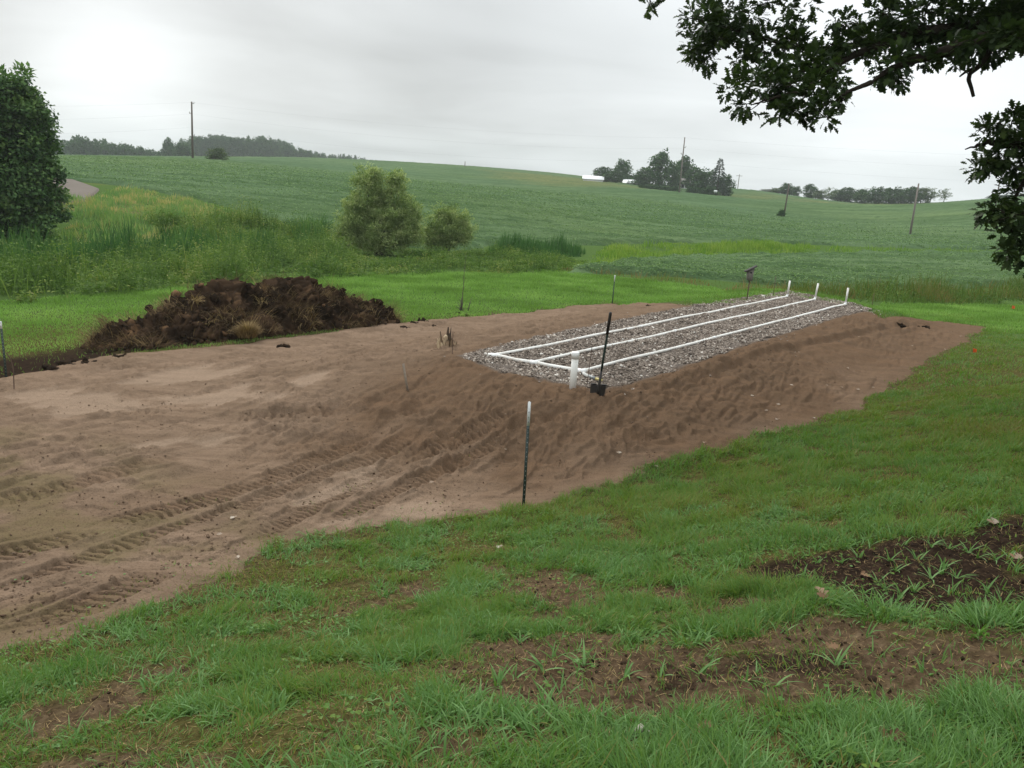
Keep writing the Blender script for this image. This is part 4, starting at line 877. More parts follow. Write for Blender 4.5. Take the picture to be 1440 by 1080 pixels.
def pile():
    o = thing('soil_pile', 'long dark heap of dug topsoil tangled with roots and dry grass beside the sand', 'soil heap', (*((A_+B_)/2+PVv*1.5), float(H0(*((A_+B_)/2)))))
    org = np.array(o.location)
    nt_, nv = 460, 190; t, v = np.meshgrid(np.linspace(-.045, 1.05, nt_), np.linspace(-.03, 1.03, nv), indexing='ij'); t = t.ravel(); v = v.ravel()
    X, Y, h = pile_pt(t, v); base = H(X, Y); k = sstep(0, .25, h)
    a = t*PL; b = v*3.6
    lump = .34*fbm(a*.8, b*.8, 3, 601)+.36*np.abs(fbm(a*1.7+3, b*1.7, 4, 603))-.16*sstep(.25, .0, np.abs(fbm(a*1.4, b*1.4, 3, 604)))+.11*np.abs(fbm(a*5.2, b*5.2, 3, 605))+.04*fbm(a*13, b*13, 3, 607)
    P = np.stack([X, Y, base+h-.05], 1); q = np.arange(nt_-1)[:, None]*nv+np.arange(nv-1)[None]; q = q.ravel(); Q = np.stack([q, q+nv, q+nv+1, q+1], -1)
    g = P.reshape(nt_, nv, 3); nrm = unit(np.cross(np.gradient(g, axis=0), np.gradient(g, axis=1))).reshape(-1, 3); nrm *= np.sign(nrm[:, 2:]+1e-9)
    nrm[:, 2] *= .75
    P += nrm*(lump*k)[:, None]+np.array([0, 0, -.05])
    tn = np.clip(.42+.55*fbm(a*1.3, b*1.3, 4, 611)+.2*fbm(a*5, b*5, 3, 613), 0, 1)
    mesh_obj('heap', P-org, Q, M['pile'], o, True, {'tint': tn})
    # clods
    n = 1100; i = rng.integers(0, len(P), n); kk = h[i] > .05; i = i[kk]; n = len(i); sz = .03+.09*rng.random(n)**3
    foot = rng.random(n) < .12
    ob = mesh_obj  # clods and root strands are parts nobody could count
    V, _, T, ti = stones(P[i]+rng.normal(0, .03, (n, 3))-org, sz, np.clip(rng.normal(.42, .2, n), 0, 1), .3, .85)
    c = mesh_obj('clods', V, T, M['pile'], o, False, {'tint': ti}); c['kind'] = 'stuff'
    n = 20000; i = rng.integers(0, len(P), n); kk = (h[i] > .06) & (rng.random(n) < np.clip(.25+1.6*fbm(a[i]*1.1, b[i]*1.1, 3, 617), .02, 1)); i = i[kk]; n = len(i)
    down = np.arctan2(nrm[i, 1], nrm[i, 0])+rng.normal(0, .8, n)
    bl = blades(P[i]-org+nrm[i]*.01, rng.uniform(.15, .60, n), rng.uniform(.005, .013, n), down, rng.uniform(.3, 1.3, n), rng.uniform(.3, 1.7, n), 4, np.clip(.45+.5*fbm(a[i]*.9, b[i]*.9, 3, 619)+rng.normal(0, .25, n), 0, 1), rng.uniform(0, 6.28, n))
    c = from_arrays('root_strands', [bl], M['straw'], o); c['kind'] = 'stuff'
    ci = rng.choice(np.where(h > .1)[0], 34); i = np.repeat(ci, 55); n = len(i); off = rng.normal(0, .09, (n, 3)); off[:, 2] *= .4
    tz = np.repeat(rng.normal(.5, .2, 34), 55); dd = np.repeat(rng.uniform(0, 6.28, 34), 55)+rng.normal(0, .7, n)
    c = from_arrays('dead_grass', [blades(P[i]+off-org+nrm[i]*.03, rng.uniform(.18, .48, n), rng.uniform(.006, .013, n), dd, rng.uniform(.4, 1.3, n), rng.uniform(.3, 1.5, n), 4, np.clip(tz+rng.normal(0, .12, n), 0, 1), rng.uniform(0, 6.28, n))], M['straw'], o); c['kind'] = 'stuff'
    # pale tuft of dry grass in the front face
    p = np.array(ground_at(348, 480)); n = 900; an = rng.uniform(0, 6.28, n); rr = .22*np.sqrt(rng.random(n)); C = np.stack([p[0]+rr*np.cos(an), p[1]+.02+rr*np.sin(an), p[2]+.10+.22*(1-rr/.22)], 1)-org
    c = from_arrays('grass_tuft', [blades(C, rng.uniform(.15, .36, n), rng.uniform(.008, .016, n), an, rng.uniform(.1, .7, n), rng.uniform(.4, 1.4, n), 3, np.clip(rng.normal(.74, .14, n), .4, 1), an+1.57)], M['straw'], o)
pile()
clod0 = None
CLODS = [(166, 503), (176, 505), (100, 516), (92, 512), (210, 507), (583, 457), (570, 462), (592, 453), (608, 460), (632, 442), (644, 441), (655, 444), (400, 489), (912, 431), (1300, 462), (1265, 459), (72, 521), (125, 513)]
for i, (px, py) in enumerate(CLODS):
    p = ground_at(px, py); sc = rng.uniform(.05, .12)
    V, _, T, ti = stones(np.zeros((14, 3))+rng.normal(0, .55, (14, 3))*np.array([1.3, .8, .3]), np.full(14, .55), rng.uniform(0, .5, 14), .3, .8)
    o = mesh_obj('dirt_clod', V*sc, T, M['clod'], None, False, {'tint': ti}); o.location = p+Vector((0, 0, sc*.25)); tag(o, 'lump of dark topsoil dropped at the edge of the sand', 'soil clod', 'dark clods along the sand edge')

# ------------------------------------------------------------------ crumbs, litter and stray leaves in the foreground
def crumbs():
    x, y = wedge(60000, -46, 48, 1.5, 9); d = dark_f(x, y); b = np.maximum(bare_f(x, y), d); k = rng.random(len(x)) < .03+.6*b*sstep(-.3, .4, fbm(x*2, y*2, 3, 701)); k &= sand_s(x, y) < 0
    x, y, d = x[k], y[k], d[k]; n = len(x); sz = .0025+.012*rng.random(n)**4
    tag(from_arrays('soil_crumbs', [stones(np.stack([x, y, H(x, y)+micro(x, y)+sz*.3], 1), sz, np.clip(rng.normal(.62, .22, n)-.35*d, .1, 1), .25, .8)], M['clod']), kind='stuff')
    x, y = wedge(60000, -46, 48, 1.5, 8); g = lawn_field(x, y); k = (sand_s(x, y) < .3) & (rng.random(len(x)) < .75-.6*g); x, y = x[k], y[k]; n = len(x)
    az = rng.uniform(0, 6.28, n)
    tag(from_arrays('straw_litter', [blades(np.stack([x, y, H(x, y)+micro(x, y)+.003], 1), rng.uniform(.015, .06, n), rng.uniform(.0018, .004, n), az, rng.uniform(1.25, 1.6, n), rng.uniform(-.2, .3, n), 2, np.clip(rng.normal(.68, .2, n), 0, 1), az+1.57)], M['straw']), kind='stuff')
crumbs()
def clover():
    x, y = wedge(26000, -46, 48, 1.6, 9); g = lawn_field(x, y); k = (rng.random(len(x)) < sstep(.05, .45, fbm(x*1.1, y*1.1, 4, 711))*np.clip(g+.1, 0, 1)); x, y = x[k], y[k]; n = len(x)
    z = H(x, y)+micro(x, y)+rng.uniform(.015, .05, n); a0 = rng.uniform(0, 6.28, n); P = np.repeat(np.stack([x, y, z], 1), 3, 0); a = np.repeat(a0, 3)+np.tile([0, 2.09, 4.19], n)
    tag(from_arrays('clover', [leaves(P, np.stack([np.cos(a), np.sin(a), .15+0*a], 1), unit(np.array([0, 0, 1.0])+rdir(3*n)*.25), np.repeat(rng.uniform(.009, .017, n), 3), 1.25, np.clip(np.repeat(rng.normal(.62, .14, n), 3), .3, 1))], M['lawn']), kind='stuff')
    i = rng.integers(0, len(SX), 26000); dens = np.clip(.15+STRK[i]*.6+.5*fbm(SX[i]*.8, SY[i]*.8, 3, 713), .02, 1); i = i[rng.random(len(i)) < dens]; n = len(i); sz = .003+.013*rng.random(n)**3.5
    tag(from_arrays('sand_crumbs', [stones(np.stack([SX[i]+rng.normal(0, .03, n), SY[i]+rng.normal(0, .03, n), SZ[i]+sz*.25], 1), sz, np.clip(rng.normal(.5, .16, n), 0, 1), .25, .8)], M['crumb']), kind='stuff')
clover()
def seedling(px, py, sc, nb=9, label=None, group=None):
    p = ground_at(px, py); p.z += float(micro(np.array([p.x]), np.array([p.y]))[0]); az = rng.uniform(0, 6.28, nb)
    o = from_arrays('crabgrass', [blades(np.zeros((nb, 3))+rng.normal(0, .008*sc, (nb, 3))*np.array([1, 1, 0]), rng.uniform(.07, .14, nb)*sc, rng.uniform(.009, .014, nb)*sc, az, rng.uniform(.35, 1.0, nb), rng.uniform(.4, 1.2, nb), 4, np.clip(rng.normal(.88, .1, nb), .5, 1), az+1.57+rng.normal(0, .25, nb))], M['lawn'])
    o.location = p; tag(o, label, 'weed', group)
SEED = [(1150, 788), (1185, 790), (1130, 805), (1210, 782), (1250, 790), (1215, 830), (1195, 838), (1180, 842), (1235, 815), (1260, 805), (1310, 812), (1325, 806), (1345, 812), (1290, 785), (1375, 785), (1400, 790), (1420, 782), (1335, 775), (1310, 770), (1360, 775), (1430, 800), (1285, 830), (1390, 830), (1410, 845), (1330, 795), (1270, 835)]
for px, py in SEED: seedling(px, py, 1.0, 8, 'young pale green crabgrass rooted in the dark bare soil at right', 'crabgrass seedlings in the dark soil')
for px, py, lb in ((1245, 868, 'big bushy crabgrass clump between the dark soil and the brown soil'), (1385, 885, 'big bushy crabgrass clump beside the right edge of the brown soil')):
    p = ground_at(px, py); n = 150; az = rng.uniform(0, 6.28, n); rr = .14*np.sqrt(rng.random(n)); C = np.stack([rr*np.cos(az)*1.6, rr*np.sin(az), np.zeros(n)-.005], 1)
    o = from_arrays('crabgrass', [blades(C, rng.uniform(.08, .17, n), rng.uniform(.008, .013, n), az+rng.normal(0, .6, n), rng.uniform(.25, .9, n), rng.uniform(.4, 1.3, n), 4, np.clip(rng.normal(.83, .13, n), .3, 1), az+1.57)], M['lawn']); o.location = p; tag(o, lb, 'weed', 'crabgrass clumps in the bare soil')
for px, py in ((730, 905), (820, 935), (775, 990), (700, 960), (880, 950), (890, 910), (765, 945), (1090, 965), (985, 945), (1175, 935)): seedling(px, py, 1.1, 7, 'lone grass tuft growing in the brown bare soil patch', 'grass tufts in the brown soil')
def fallen(px, py, size, tint, label, on_sand=False, group=None):
    p = sand_z(px, py) if on_sand else ground_at(px, py)
    if not on_sand: p.z += float(micro(np.array([p.x]), np.array([p.y]))[0])+.02
    n = 2; a = rng.uniform(0, 6.28)
    D = np.array([(math.cos(a), math.sin(a), .15), (math.cos(a+1.2), math.sin(a+1.2), .35)])
    V, _, T, ti = leaves(np.zeros((2, 3)), D, unit(np.array([[.2, -.3, 1], [.1, -.5, .8]])), np.array([size, size*.6]), 1.0, np.array([tint, tint*.8]), 'oak')
    o = mesh_obj('dry_leaf', V, T, M['litter'], None, False, {'tint': ti}); o.location = p+Vector((0, 0, .012)); tag(o, label, 'fallen leaf', group)
fallen(982, 1030, .085, .45, 'large curled orange brown leaf lying in the bottom foreground grass')
fallen(1398, 738, .10, .72, 'pale dead oak leaf on the bare dirt at the right edge of the lawn')
fallen(1425, 792, .08, .62, 'pale leaf on the dark soil at far right'); fallen(1210, 808, .07, .5, 'tan leaf standing among seedlings in the dark soil'); fallen(1163, 848, .12, .55, 'tan crumpled leaf at the left end of the dark soil')
fallen(735, 752, .08, .45, 'brown leaf in the lawn just below the nearest post'); fallen(702, 772, .07, .9, 'pale leaf in the lawn left of the nearest post')
fallen(1242, 1047, .09, .1, 'dark brown leaf in the bottom right grass'); fallen(1163, 917, .06, .5, 'orange leaf on the brown soil patch')
for px, py in ((712, 637), (335, 790), (610, 682), (920, 655), (1093, 592), (1145, 590), (1075, 580), (1115, 548), (1190, 520), (1125, 492), (1180, 548), (1230, 548), (1330, 492), (1092, 570), (330, 740), (870, 640), (990, 625), (305, 765), (1210, 475), (1283, 490), (1350, 475), (1160, 545), (1204, 553), (1060, 560)):
    fallen(px, py, rng.uniform(.05, .09), rng.uniform(.62, .88), 'pale dry leaf lying flat on the brown sand', True, 'dry leaves scattered on the sand')
for px, py, s2, lb in ((898, 1030, .022, 'small pale stone half hidden at the lower rim of the brown soil'), (912, 1034, .016, 'smaller pale stone just right of another at the lower rim of the brown soil')):
    V, _, T, ti = stones(np.zeros((1, 3)), np.array([s2]), np.array([.95]), .15); p = ground_at(px, py); o = mesh_obj('pebble', V, T, M['gravel'], None, True, {'tint': ti}); o.location = p+Vector((0, 0, .012)); tag(o, lb, 'stone')

# ------------------------------------------------------------------ oak reaching in from the right
def oak():
    b = np.array(deg_pt(47, 11.5)); bz_ = float(H(b[:1], b[1:])[0]); org = np.array([b[0], b[1], bz_])
    o = thing('oak_tree', 'dark oak whose leafy limbs hang into the picture from the upper right', 'tree', org)
    def pt(px, py, r): return at_r(px, py, r)-org
    def smooth(P, n=24):
        P = np.array(P); t = np.linspace(0, len(P)-1, n); i = np.minimum(t.astype(int), len(P)-2); f = t-i; f = f*f*(3-2*f)*.5+f*.5; return P[i]*(1-f[:, None])+P[i+1]*f[:, None]
    mb = MB(); mb.tube(smooth([(0, 0, -.4), (0, 0, .1), (.05, 0, .8), (.02, .05, 2.5), (-.1, .1, 4.6), (.1, 0, 7), (.4, .2, 10)]), np.interp(np.linspace(0, 1, 24), [0, .05, .2, 1], [.62, .5, .38, .16]), 16); mb.build('trunk', M['oak_bark'], o, True)
    LB = [([(1900, 95, 11.3), (1700, 45, 11), (1560, 32, 10.6), (1440, 46, 10.4), (1370, 58, 10.3), (1330, 72, 10.3), (1280, 86, 10.2), (1240, 104, 10.1), (1225, 116, 10)], .15, .012),
          ([(1440, 35, 10.6), (1360, 40, 10.8), (1290, 45, 10.8), (1240, 62, 10.7), (1200, 78, 10.6), (1170, 94, 10.5), (1120, 112, 10.4), (1090, 135, 10.3)], .085, .008),
          ([(1290, 46, 10.8), (1230, 58, 11), (1170, 70, 11.2), (1110, 66, 11.3), (1060, 48, 11.4), (1010, 38, 11.5), (975, 45, 11.5)], .05, .006),
          ([(1500, 20, 10.8), (1380, -30, 11.2), (1250, -55, 11.5), (1120, -50, 11.8), (1000, -30, 12), (925, -15, 12)], .09, .008),
          ([(1170, 94, 10.5), (1130, 128, 10.2), (1085, 138, 10.1), (1055, 148, 10)], .03, .004), ([(1225, 116, 10), (1190, 130, 9.8), (1165, 150, 9.7)], .03, .004),
          ([(1080, 135, 10.2), (1068, 145, 10.2), (1060, 152, 10.2), (1040, 158, 10.2)], .010, .002), ([(1100, 136, 10.2), (1078, 143, 10.2), (1058, 147, 10.2), (1035, 143, 10.2)], .010, .002),
          ([(1900, 95, 11.3), (1700, 160, 10.9), (1560, 190, 10.7), (1470, 200, 10.6), (1420, 205, 10.6), (1390, 200, 10.6), (1372, 206, 10.6), (1356, 209, 10.6)], .09, .004),
          ([(1470, 200, 10.6), (1440, 255, 10.5), (1420, 290, 10.4), (1425, 350, 10.3)], .03, .006), ([(1560, 190, 10.7), (1480, 240, 10.3), (1440, 300, 10.2), (1400, 310, 10.1)], .03, .005),
          ([(1410, 195, 10.6), (1388, 188, 10.6), (1372, 182, 10.6)], .006, .002), ([(1410, 160, 10.6), (1425, 153, 10.6), (1432, 150, 10.6)], .006, .002)]
    for pts, r0_, r1_ in LB:
        P = smooth([pt(*p) for p in pts], 30); P += .02*np.stack([fbm(np.arange(30)*.4+pts[0][0], np.zeros(30)+k, 2, 801+k) for k in range(3)], 1)*np.linspace(0, 1, 30)[:, None]
        mb = MB(); mb.tube(P, np.linspace(r0_, r1_, 30), 9); mb.build('limb', M['oak_bark'], o, True)
    mb = MB(); mb.tube(smooth([pt(*p) for p in ((1394, 66, 10.35), (1388, 80, 10.3), (1376, 94, 10.3), (1364, 103, 10.3), (1362, 112, 10.3), (1366, 124, 10.3), (1369, 136, 10.3))], 20), np.linspace(.032, .017, 20), 8); mb.tube(smooth([pt(*p) for p in ((1368, 97, 10.3), (1358, 101, 10.3), (1349, 108, 10.3))], 8), np.linspace(.022, .008, 8), 7); mb.build('dead_branch', M['oak_bark'], o, True)
    CL = [(1000, 55, 42, 11.5), (985, 28, 32, 11.5), (1022, 25, 36, 11.5), (1046, 48, 28, 11.4), (972, 72, 16, 11.4), (990, 85, 12, 11.4), (1036, 83, 16, 11.3), (1055, 20, 22, 11.4), (912, 6, 13, 12), (1078, 4, 14, 11.7), (1102, 8, 13, 11.7), (1136, 6, 12, 11.7),
          (1080, 62, 26, 11.2), (1108, 42, 18, 11.2), (1110, 26, 10, 11.2), (1120, 68, 26, 11.1), (1062, 74, 18, 11.2), (1090, 96, 24, 10.6), (1056, 114, 20, 10.3), (1028, 124, 13, 10.3), (1076, 122, 22, 10.3), (1108, 120, 26, 10.3), (1038, 152, 10, 10.2), (1050, 146, 8, 10.2), (1112, 152, 24, 10.1), (1096, 164, 15, 10.1), (1126, 160, 12, 10.1), (1140, 128, 22, 10.3), (1134, 100, 30, 10.6), (1158, 164, 14, 9.7), (1160, 150, 8, 9.8),
          (1162, 90, 30, 10.6), (1170, 60, 24, 10.9), (1176, 120, 26, 10.1), (1190, 140, 14, 9.9), (1198, 62, 24, 10.8), (1174, 24, 9, 11), (1186, 30, 9, 11), (1208, 34, 20, 11), (1240, 18, 30, 11), (1232, 62, 30, 10.8), (1272, 40, 34, 10.8), (1262, 82, 24, 10.3), (1238, 104, 16, 10.1), (1256, 110, 11, 10.1), (1300, 20, 34, 10.9), (1312, 62, 28, 10.5), (1342, 84, 17, 10.3), (1302, 90, 13, 10.2), (1340, 30, 34, 10.8), (1382, 30, 38, 10.7), (1422, 20, 38, 10.7), (1392, 62, 18, 10.4), (1428, 56, 11, 10.4), (1368, 78, 11, 10.3), (1445, 40, 24, 10.5), (1396, 76, 6, 10.3),
          (1402, 172, 15, 10.6), (1392, 188, 17, 10.6), (1422, 178, 18, 10.6), (1438, 200, 18, 10.5), (1388, 228, 20, 10.6), (1370, 238, 10, 10.6), (1412, 216, 24, 10.6), (1434, 232, 20, 10.5), (1428, 272, 18, 10.5), (1396, 298, 15, 10.3), (1415, 300, 22, 10.3), (1388, 304, 9, 10.2), (1432, 322, 22, 10.3), (1408, 332, 13, 10.2), (1418, 350, 16, 10.3), (1434, 358, 15, 10.3), (1406, 278, 10, 10.4),
          (1430, 48, 20, 9.8), (1400, 52, 16, 9.8), (1372, 60, 14, 9.8), (1340, 66, 12, 9.8), (1445, 62, 12, 9.9), (1460, 20, 40, 10.8), (1500, 50, 45, 10.8), (1560, 20, 60, 10.9), (1640, 60, 70, 11), (1470, 190, 35, 10.5), (1500, 240, 45, 10.4), (1470, 300, 35, 10.3), (1470, 350, 30, 10.3), (1540, 300, 60, 10.5), (1580, 200, 60, 10.7)]
    for px in range(950, 1700, 55): CL.append((px+rng.uniform(-15, 15), -48+rng.uniform(-14, 14)-(20 if px < 1240 else 0), 38, 11.6)); CL.append((px+60, -120, 60, 12.2))
    for k in range(46): CL.append((rng.uniform(1250, 2300), rng.uniform(-620, -180), 85, rng.uniform(9, 14)))
    parts = []; tw = MB()
    for px, py, rad, r in CL:
        c = pt(px, py, r+rng.normal(0, .15)); R0 = rad*pxs(c+org)*.93; ns = max(2, int((rad/6.9)**1.74)) if py > -150 else 34
        d = rdir(ns)*(rng.random(ns)**.40)[:, None]; d[:, 1] *= 1.15; S = c+d*R0*np.array([1, 1, .95])
        big = py < -150
        k = 17 if not big else 12; i = np.repeat(np.arange(ns), k); n = len(i); off = rdir(n)
        ax = unit(d+rdir(ns)*.5+np.array([0, 0, -.15]))
        P = S[i]+off*rng.uniform(.02, .10, n)[:, None]*(1 if not big else 2.4)
        parts.append(leaves(P, unit(off+ax[i]*.8), unit(off*.6+np.array([0, 0, .9])+rdir(n)*.5), rng.uniform(.07, .125, n)*(1 if not big else 2.0), .95, np.clip(.45+rng.normal(0, .2, n)+np.repeat(rng.normal(0, .12, ns), k), 0, 1), 'oak'))
        for j in range(0, ns, 2 if not big else 6): tw.tube([c+(S[j]-c)*.1, c+(S[j]-c)*.6+rng.normal(0, .02, 3), S[j]], [.008, .006, .003], 4, cap=False)
    from_arrays('foliage', parts, M['oak'], o)['kind'] = 'stuff'
    tw.build('twigs', M['oak_bark'], o)['kind'] = 'stuff'
oak()

# ------------------------------------------------------------------ trees by the ditch
def limbs(mb, base, tips, r0_, n=7):
    for t in tips:
        t = np.array(t, float); m = np.array(base)+(t-base)*.5+rng.normal(0, .15, 3)*np.linalg.norm(t-base)*.2
        mb.tube([base, (np.array(base)*2+m)/3, m, t], [r0_, r0_*.85, r0_*.6, r0_*.2], n)
p = ground_at(15, 334); s_ = pxs(p)
mp = thing('broadleaf_tree', 'big dense dark green tree filling the left edge of the picture', 'tree', p)
def q(dx, up): return (dx*s_, 0, up*s_)
mb = MB(); mb.tube([q(0, -5), q(0, 20), q(3, 80), q(0, 150)], np.array([14, 10, 7, 3])*s_, 12); limbs(mb, np.array(q(0, 40)), [q(55, 95), q(-50, 100), q(30, 150), q(-20, 190), (10*s_, 60*s_, 110*s_), (0, -60*s_, 90*s_)], 4*s_); mb.build('trunk', M['bark'], mp, True)
BL = [((-22, 0, 128), (70, 70, 88)), ((-4, 0, 182), (44, 44, 40)), ((-50, 0, 150), (60, 60, 60)), ((12, -14, 95), (48, 48, 62)), ((24, -14, 42), (48, 44, 42)), ((-40, -10, 60), (70, 60, 55)), ((33, 10, 134), (32, 34, 42)), ((14, 0, 168), (42, 40, 44)), ((34, 0, 70), (38, 40, 50))]
BL = [((np.array(c)*s_), np.array(r_)*s_) for c, r_ in BL]
f = crown(BL, 900, .55, 92, .195, .8, .35, .62, 0, .42)
tp = crown([(np.array((8, 0, 204))*s_, np.array((34, 30, 24))*s_), (np.array((34, 0, 172))*s_, np.array((24, 20, 22))*s_)], 40, .38, 40, .26, .6, 0, .8, .5, .5)
from_arrays('crown', [f, tp], M['maple'], mp)['kind'] = 'stuff'
def shrub(name, label, px, py, blobs, tips, n_clump, mat, leaf=.16, asp=.28, tint=.52, cr=.30):
    p = ground_at(px, py); s_ = pxs(p)*.95; o = thing(name, label, 'tree' if len(blobs) > 3 else 'bush', p)
    mb = MB(); limbs(mb, np.array([0, 0, -.1]), [np.array(t)*s_ for t in tips], .075); mb.build('trunk', M['bark'], o, True)
    from_arrays('crown', [crown([(np.array(c)*s_, np.array(r_)*s_) for c, r_ in blobs], n_clump, cr, 40, leaf, asp, .05, .38, .45, tint)], mat, o)['kind'] = 'stuff'
shrub('willow_tree', 'feathery yellow-green willow with two rounded peaks beside the ditch', 534, 358,
      [((-22, 0, 85), (26, 26, 40)), ((-18, 0, 105), (17, 17, 24)), ((17, 2, 90), (19, 19, 32)), ((19, 2, 106), (11, 11, 16)), ((38, 0, 62), (22, 22, 28)), ((-36, 0, 52), (26, 26, 36)), ((-42, -4, 26), (26, 26, 26)), ((10, -4, 40), (38, 34, 36)), ((36, -2, 28), (26, 26, 24)), ((48, 0, 52), (12, 14, 24)), ((2, -10, 28), (44, 28, 26)), ((0, -6, 62), (26, 22, 28))],
      [(-22, 0, 105), (17, 2, 100), (38, 0, 70), (-36, 0, 60), (0, 8, 70), (-40, 0, 30), (40, -5, 35)], 1050, M['willow'])
shrub('willow_bush', 'small rounded olive willow bush right of the two-peaked willow', 627, 357,
      [((0, 0, 38), (35, 30, 28)), ((4, 0, 55), (20, 18, 16)), ((-12, 0, 22), (32, 24, 20)), ((22, 0, 30), (18, 18, 18))], [(0, 0, 50), (20, 0, 40), (-22, 0, 36), (8, 6, 58)], 440, M['willow'], .15, .3, .55, .30)

# ------------------------------------------------------------------ distant trees
def far_crown(kind):
    if kind == 'round': B = [((0, 0, .55), (.36, .36, .40)), ((.16, 0, .45), (.28, .3, .3)), ((-.18, .05, .42), (.27, .3, .3)), ((.02, 0, .78), (.22, .22, .2)), ((0, -.1, .25), (.34, .3, .22))]
    elif kind == 'tall': B = [((0, 0, .5), (.28, .28, .42)), ((.08, 0, .72), (.2, .2, .22)), ((-.12, 0, .6), (.2, .2, .26)), ((.02, 0, .9), (.09, .09, .1)), ((0, 0, .2), (.3, .3, .2))]
    else: B = [((-.2, 0, .5), (.25, .25, .33)), ((.2, 0, .55), (.28, .26, .34)), ((0, 0, .72), (.22, .22, .25)), ((0, 0, .3), (.42, .36, .26))]
    return crown(B, 120, .10, 22, .065, .8, .1, .6, 0, .5)
CRW = {k: [from_arrays('crown', [far_crown(k)], M['far_leaf']) for _ in range(2)] for k in ('round', 'tall', 'wide')}
PCR = [from_arrays('crown', [far_crown('round')], M['far_pale']), from_arrays('crown', [crown([((0, 0, .6), (.38, .38, .35)), ((-.2, 0, .45), (.25, .25, .25))], 55, .09, 16, .05, .7, 0, .4)], M['far_pale'])]
mb = MB(); mb.tube([(0, 0, -.1), (0, 0, .3), (.01, 0, .8)], [.035, .028, .01], 7); TRK = mb.build('trunk', M['bark'])
def spruce_crown():
    P = []; 
    for z in np.linspace(.06, .98, 26):
        rr = .30*(1-z)**.8*(1+.18*math.sin(z*60)); n = int(18+110*rr*2); a = rng.uniform(0, 6.28, n); D = np.stack([np.cos(a), np.sin(a), -.25+0*a], 1); f = rng.uniform(.35, 1.05, n)[:, None]
        C = D*rr*f; C[:, 2] = z-.05*f[:, 0]+rng.normal(0, .012, n); P.append(leaves(C, D, unit(np.array([0, 0, 1.0])+rdir(n)*.5), rng.uniform(.04, .085, n), .5, np.clip(rng.normal(.5, .2, n), 0, 1)))
    return P
SPC = from_arrays('crown', spruce_crown(), M['spruce'])
protos = [o for l in CRW.values() for o in l]+PCR+[SPC, TRK]
for o in protos: COL.objects.unlink(o)
def far_tree(name, label, px, py_top, r, hw, crown_o, group=None, zoff=0):
    p = at_r(px, py_top, r); gz_ = float(H(p[:1], p[1:2])[0])+zoff; h = max(1.5, float(p[2])-gz_)
    o = thing(name, label, 'tree', (p[0], p[1], gz_), group, rng.uniform(0, 6.28)); w = hw*pxs(p)/.40
    c = crown_o.copy(); COL.objects.link(c); c.parent = o; c.scale = (w, w, h); c['kind'] = 'stuff'
    t = TRK.copy(); COL.objects.link(t); t.parent = o; t.scale = (h*.9, h*.9, h); return o
TL = CRW
def k_(k): return TL[k][rng.integers(0, 2)]
FT = [('round', 850, 234, 275, 13, 'leafy tree standing right behind the low white shed'), ('round', 865, 240, 268, 13, 'round tree between the low white shed and the white barn'), ('round', 878, 225, 290, 12, 'tall round-topped tree behind the white barn'), ('wide', 896, 244, 295, 12, 'tree just right of the white barn, behind its small spruces'),
      ('round', 908, 236, 262, 13, 'round tree left of the tallest farmyard tree'), ('tall', 931, 211, 258, 15, 'tallest dark tree of the farmyard'), ('round', 948, 228, 275, 12, 'tree just left of the tall farmyard pole'), ('tall', 964, 220, 285, 14, 'tall tree behind the grey-roofed house'), ('round', 979, 236, 262, 13, 'rounded tree right of the grey-roofed house'), ('wide', 996, 236, 255, 15, 'broad tree left of the pointed spruce'), ('round', 1022, 246, 256, 10, 'dark round tree at the right foot of the pointed spruce')]
for k, px, py, r, hw, lb in FT: far_tree('broadleaf_tree', lb, px, py, r, hw*1.25, k_(k), 'trees round the farmyard')
far_tree('spruce_tree', 'tall pointed dark spruce at the right end of the farmyard', 1014, 221, 248, 21, SPC, 'trees round the farmyard')
for px, py, lb in ((884, 255, 'leftmost small spruce before the white barn'), (889, 254, 'middle small spruce before the white barn'), (894, 255, 'rightmost small spruce before the white barn')): far_tree('spruce_tree', lb, px, py, 262, 5, SPC, 'small spruces before the white barn')
for px in (905, 914, 923, 932, 941, 950, 971, 980, 990): far_tree('bush', 'low bush along the front of the farmyard', px, 263+rng.uniform(-2, 2), 240, 6, k_('wide'), 'low bushes before the farmyard')
far_tree('bush', 'low bush at the left foot of the pointed spruce', 1000, 261, 240, 8, k_('wide'))
RT_ = [('pale', 1082, 266, 10, 'pale tree at the left end of the row'), ('pale', 1096, 264, 11, 'second pale tree from the left end of the row'), ('round', 1108, 258, 9, 'darker tree behind the left pale trees of the row'), ('round', 1120, 262, 7, 'small tree left of the gap in the row'), ('tall', 1141, 259, 10, 'dark pointed tree standing alone right of the gap'), ('pale', 1154, 268, 8, 'pale bush-like tree beside the pointed tree'), ('bare', 1167, 262, 9, 'reddish thin tree behind the row'), ('round', 1180, 266, 10, 'low dark tree left of the tall block of the row'), ('round', 1195, 263, 12, 'first dark tree of the tall block'), ('wide', 1215, 264, 12, 'second dark tree of the tall block'), ('round', 1234, 263, 12, 'third dark tree of the tall block'), ('round', 1253, 264, 12, 'middle dark tree of the tall block'), ('wide', 1268, 262, 12, 'dark tree left of the grey pole'), ('round', 1284, 262, 11, 'dark tree behind the tall grey pole'), ('pale', 1298, 264, 10, 'pale tree just right of the tall grey pole'), ('bare', 1312, 263, 11, 'thin see-through tree near the right end of the row'), ('bare', 1331, 264, 10, 'thin see-through tree at the right end of the row')]
for k, px, py, hw, lb in RT_: far_tree('broadleaf_tree', lb+'', px, py, 330+rng.uniform(-8, 8), hw*1.22, PCR[0] if k == 'pale' else PCR[1] if k == 'bare' else k_(k), 'row of trees across the field')
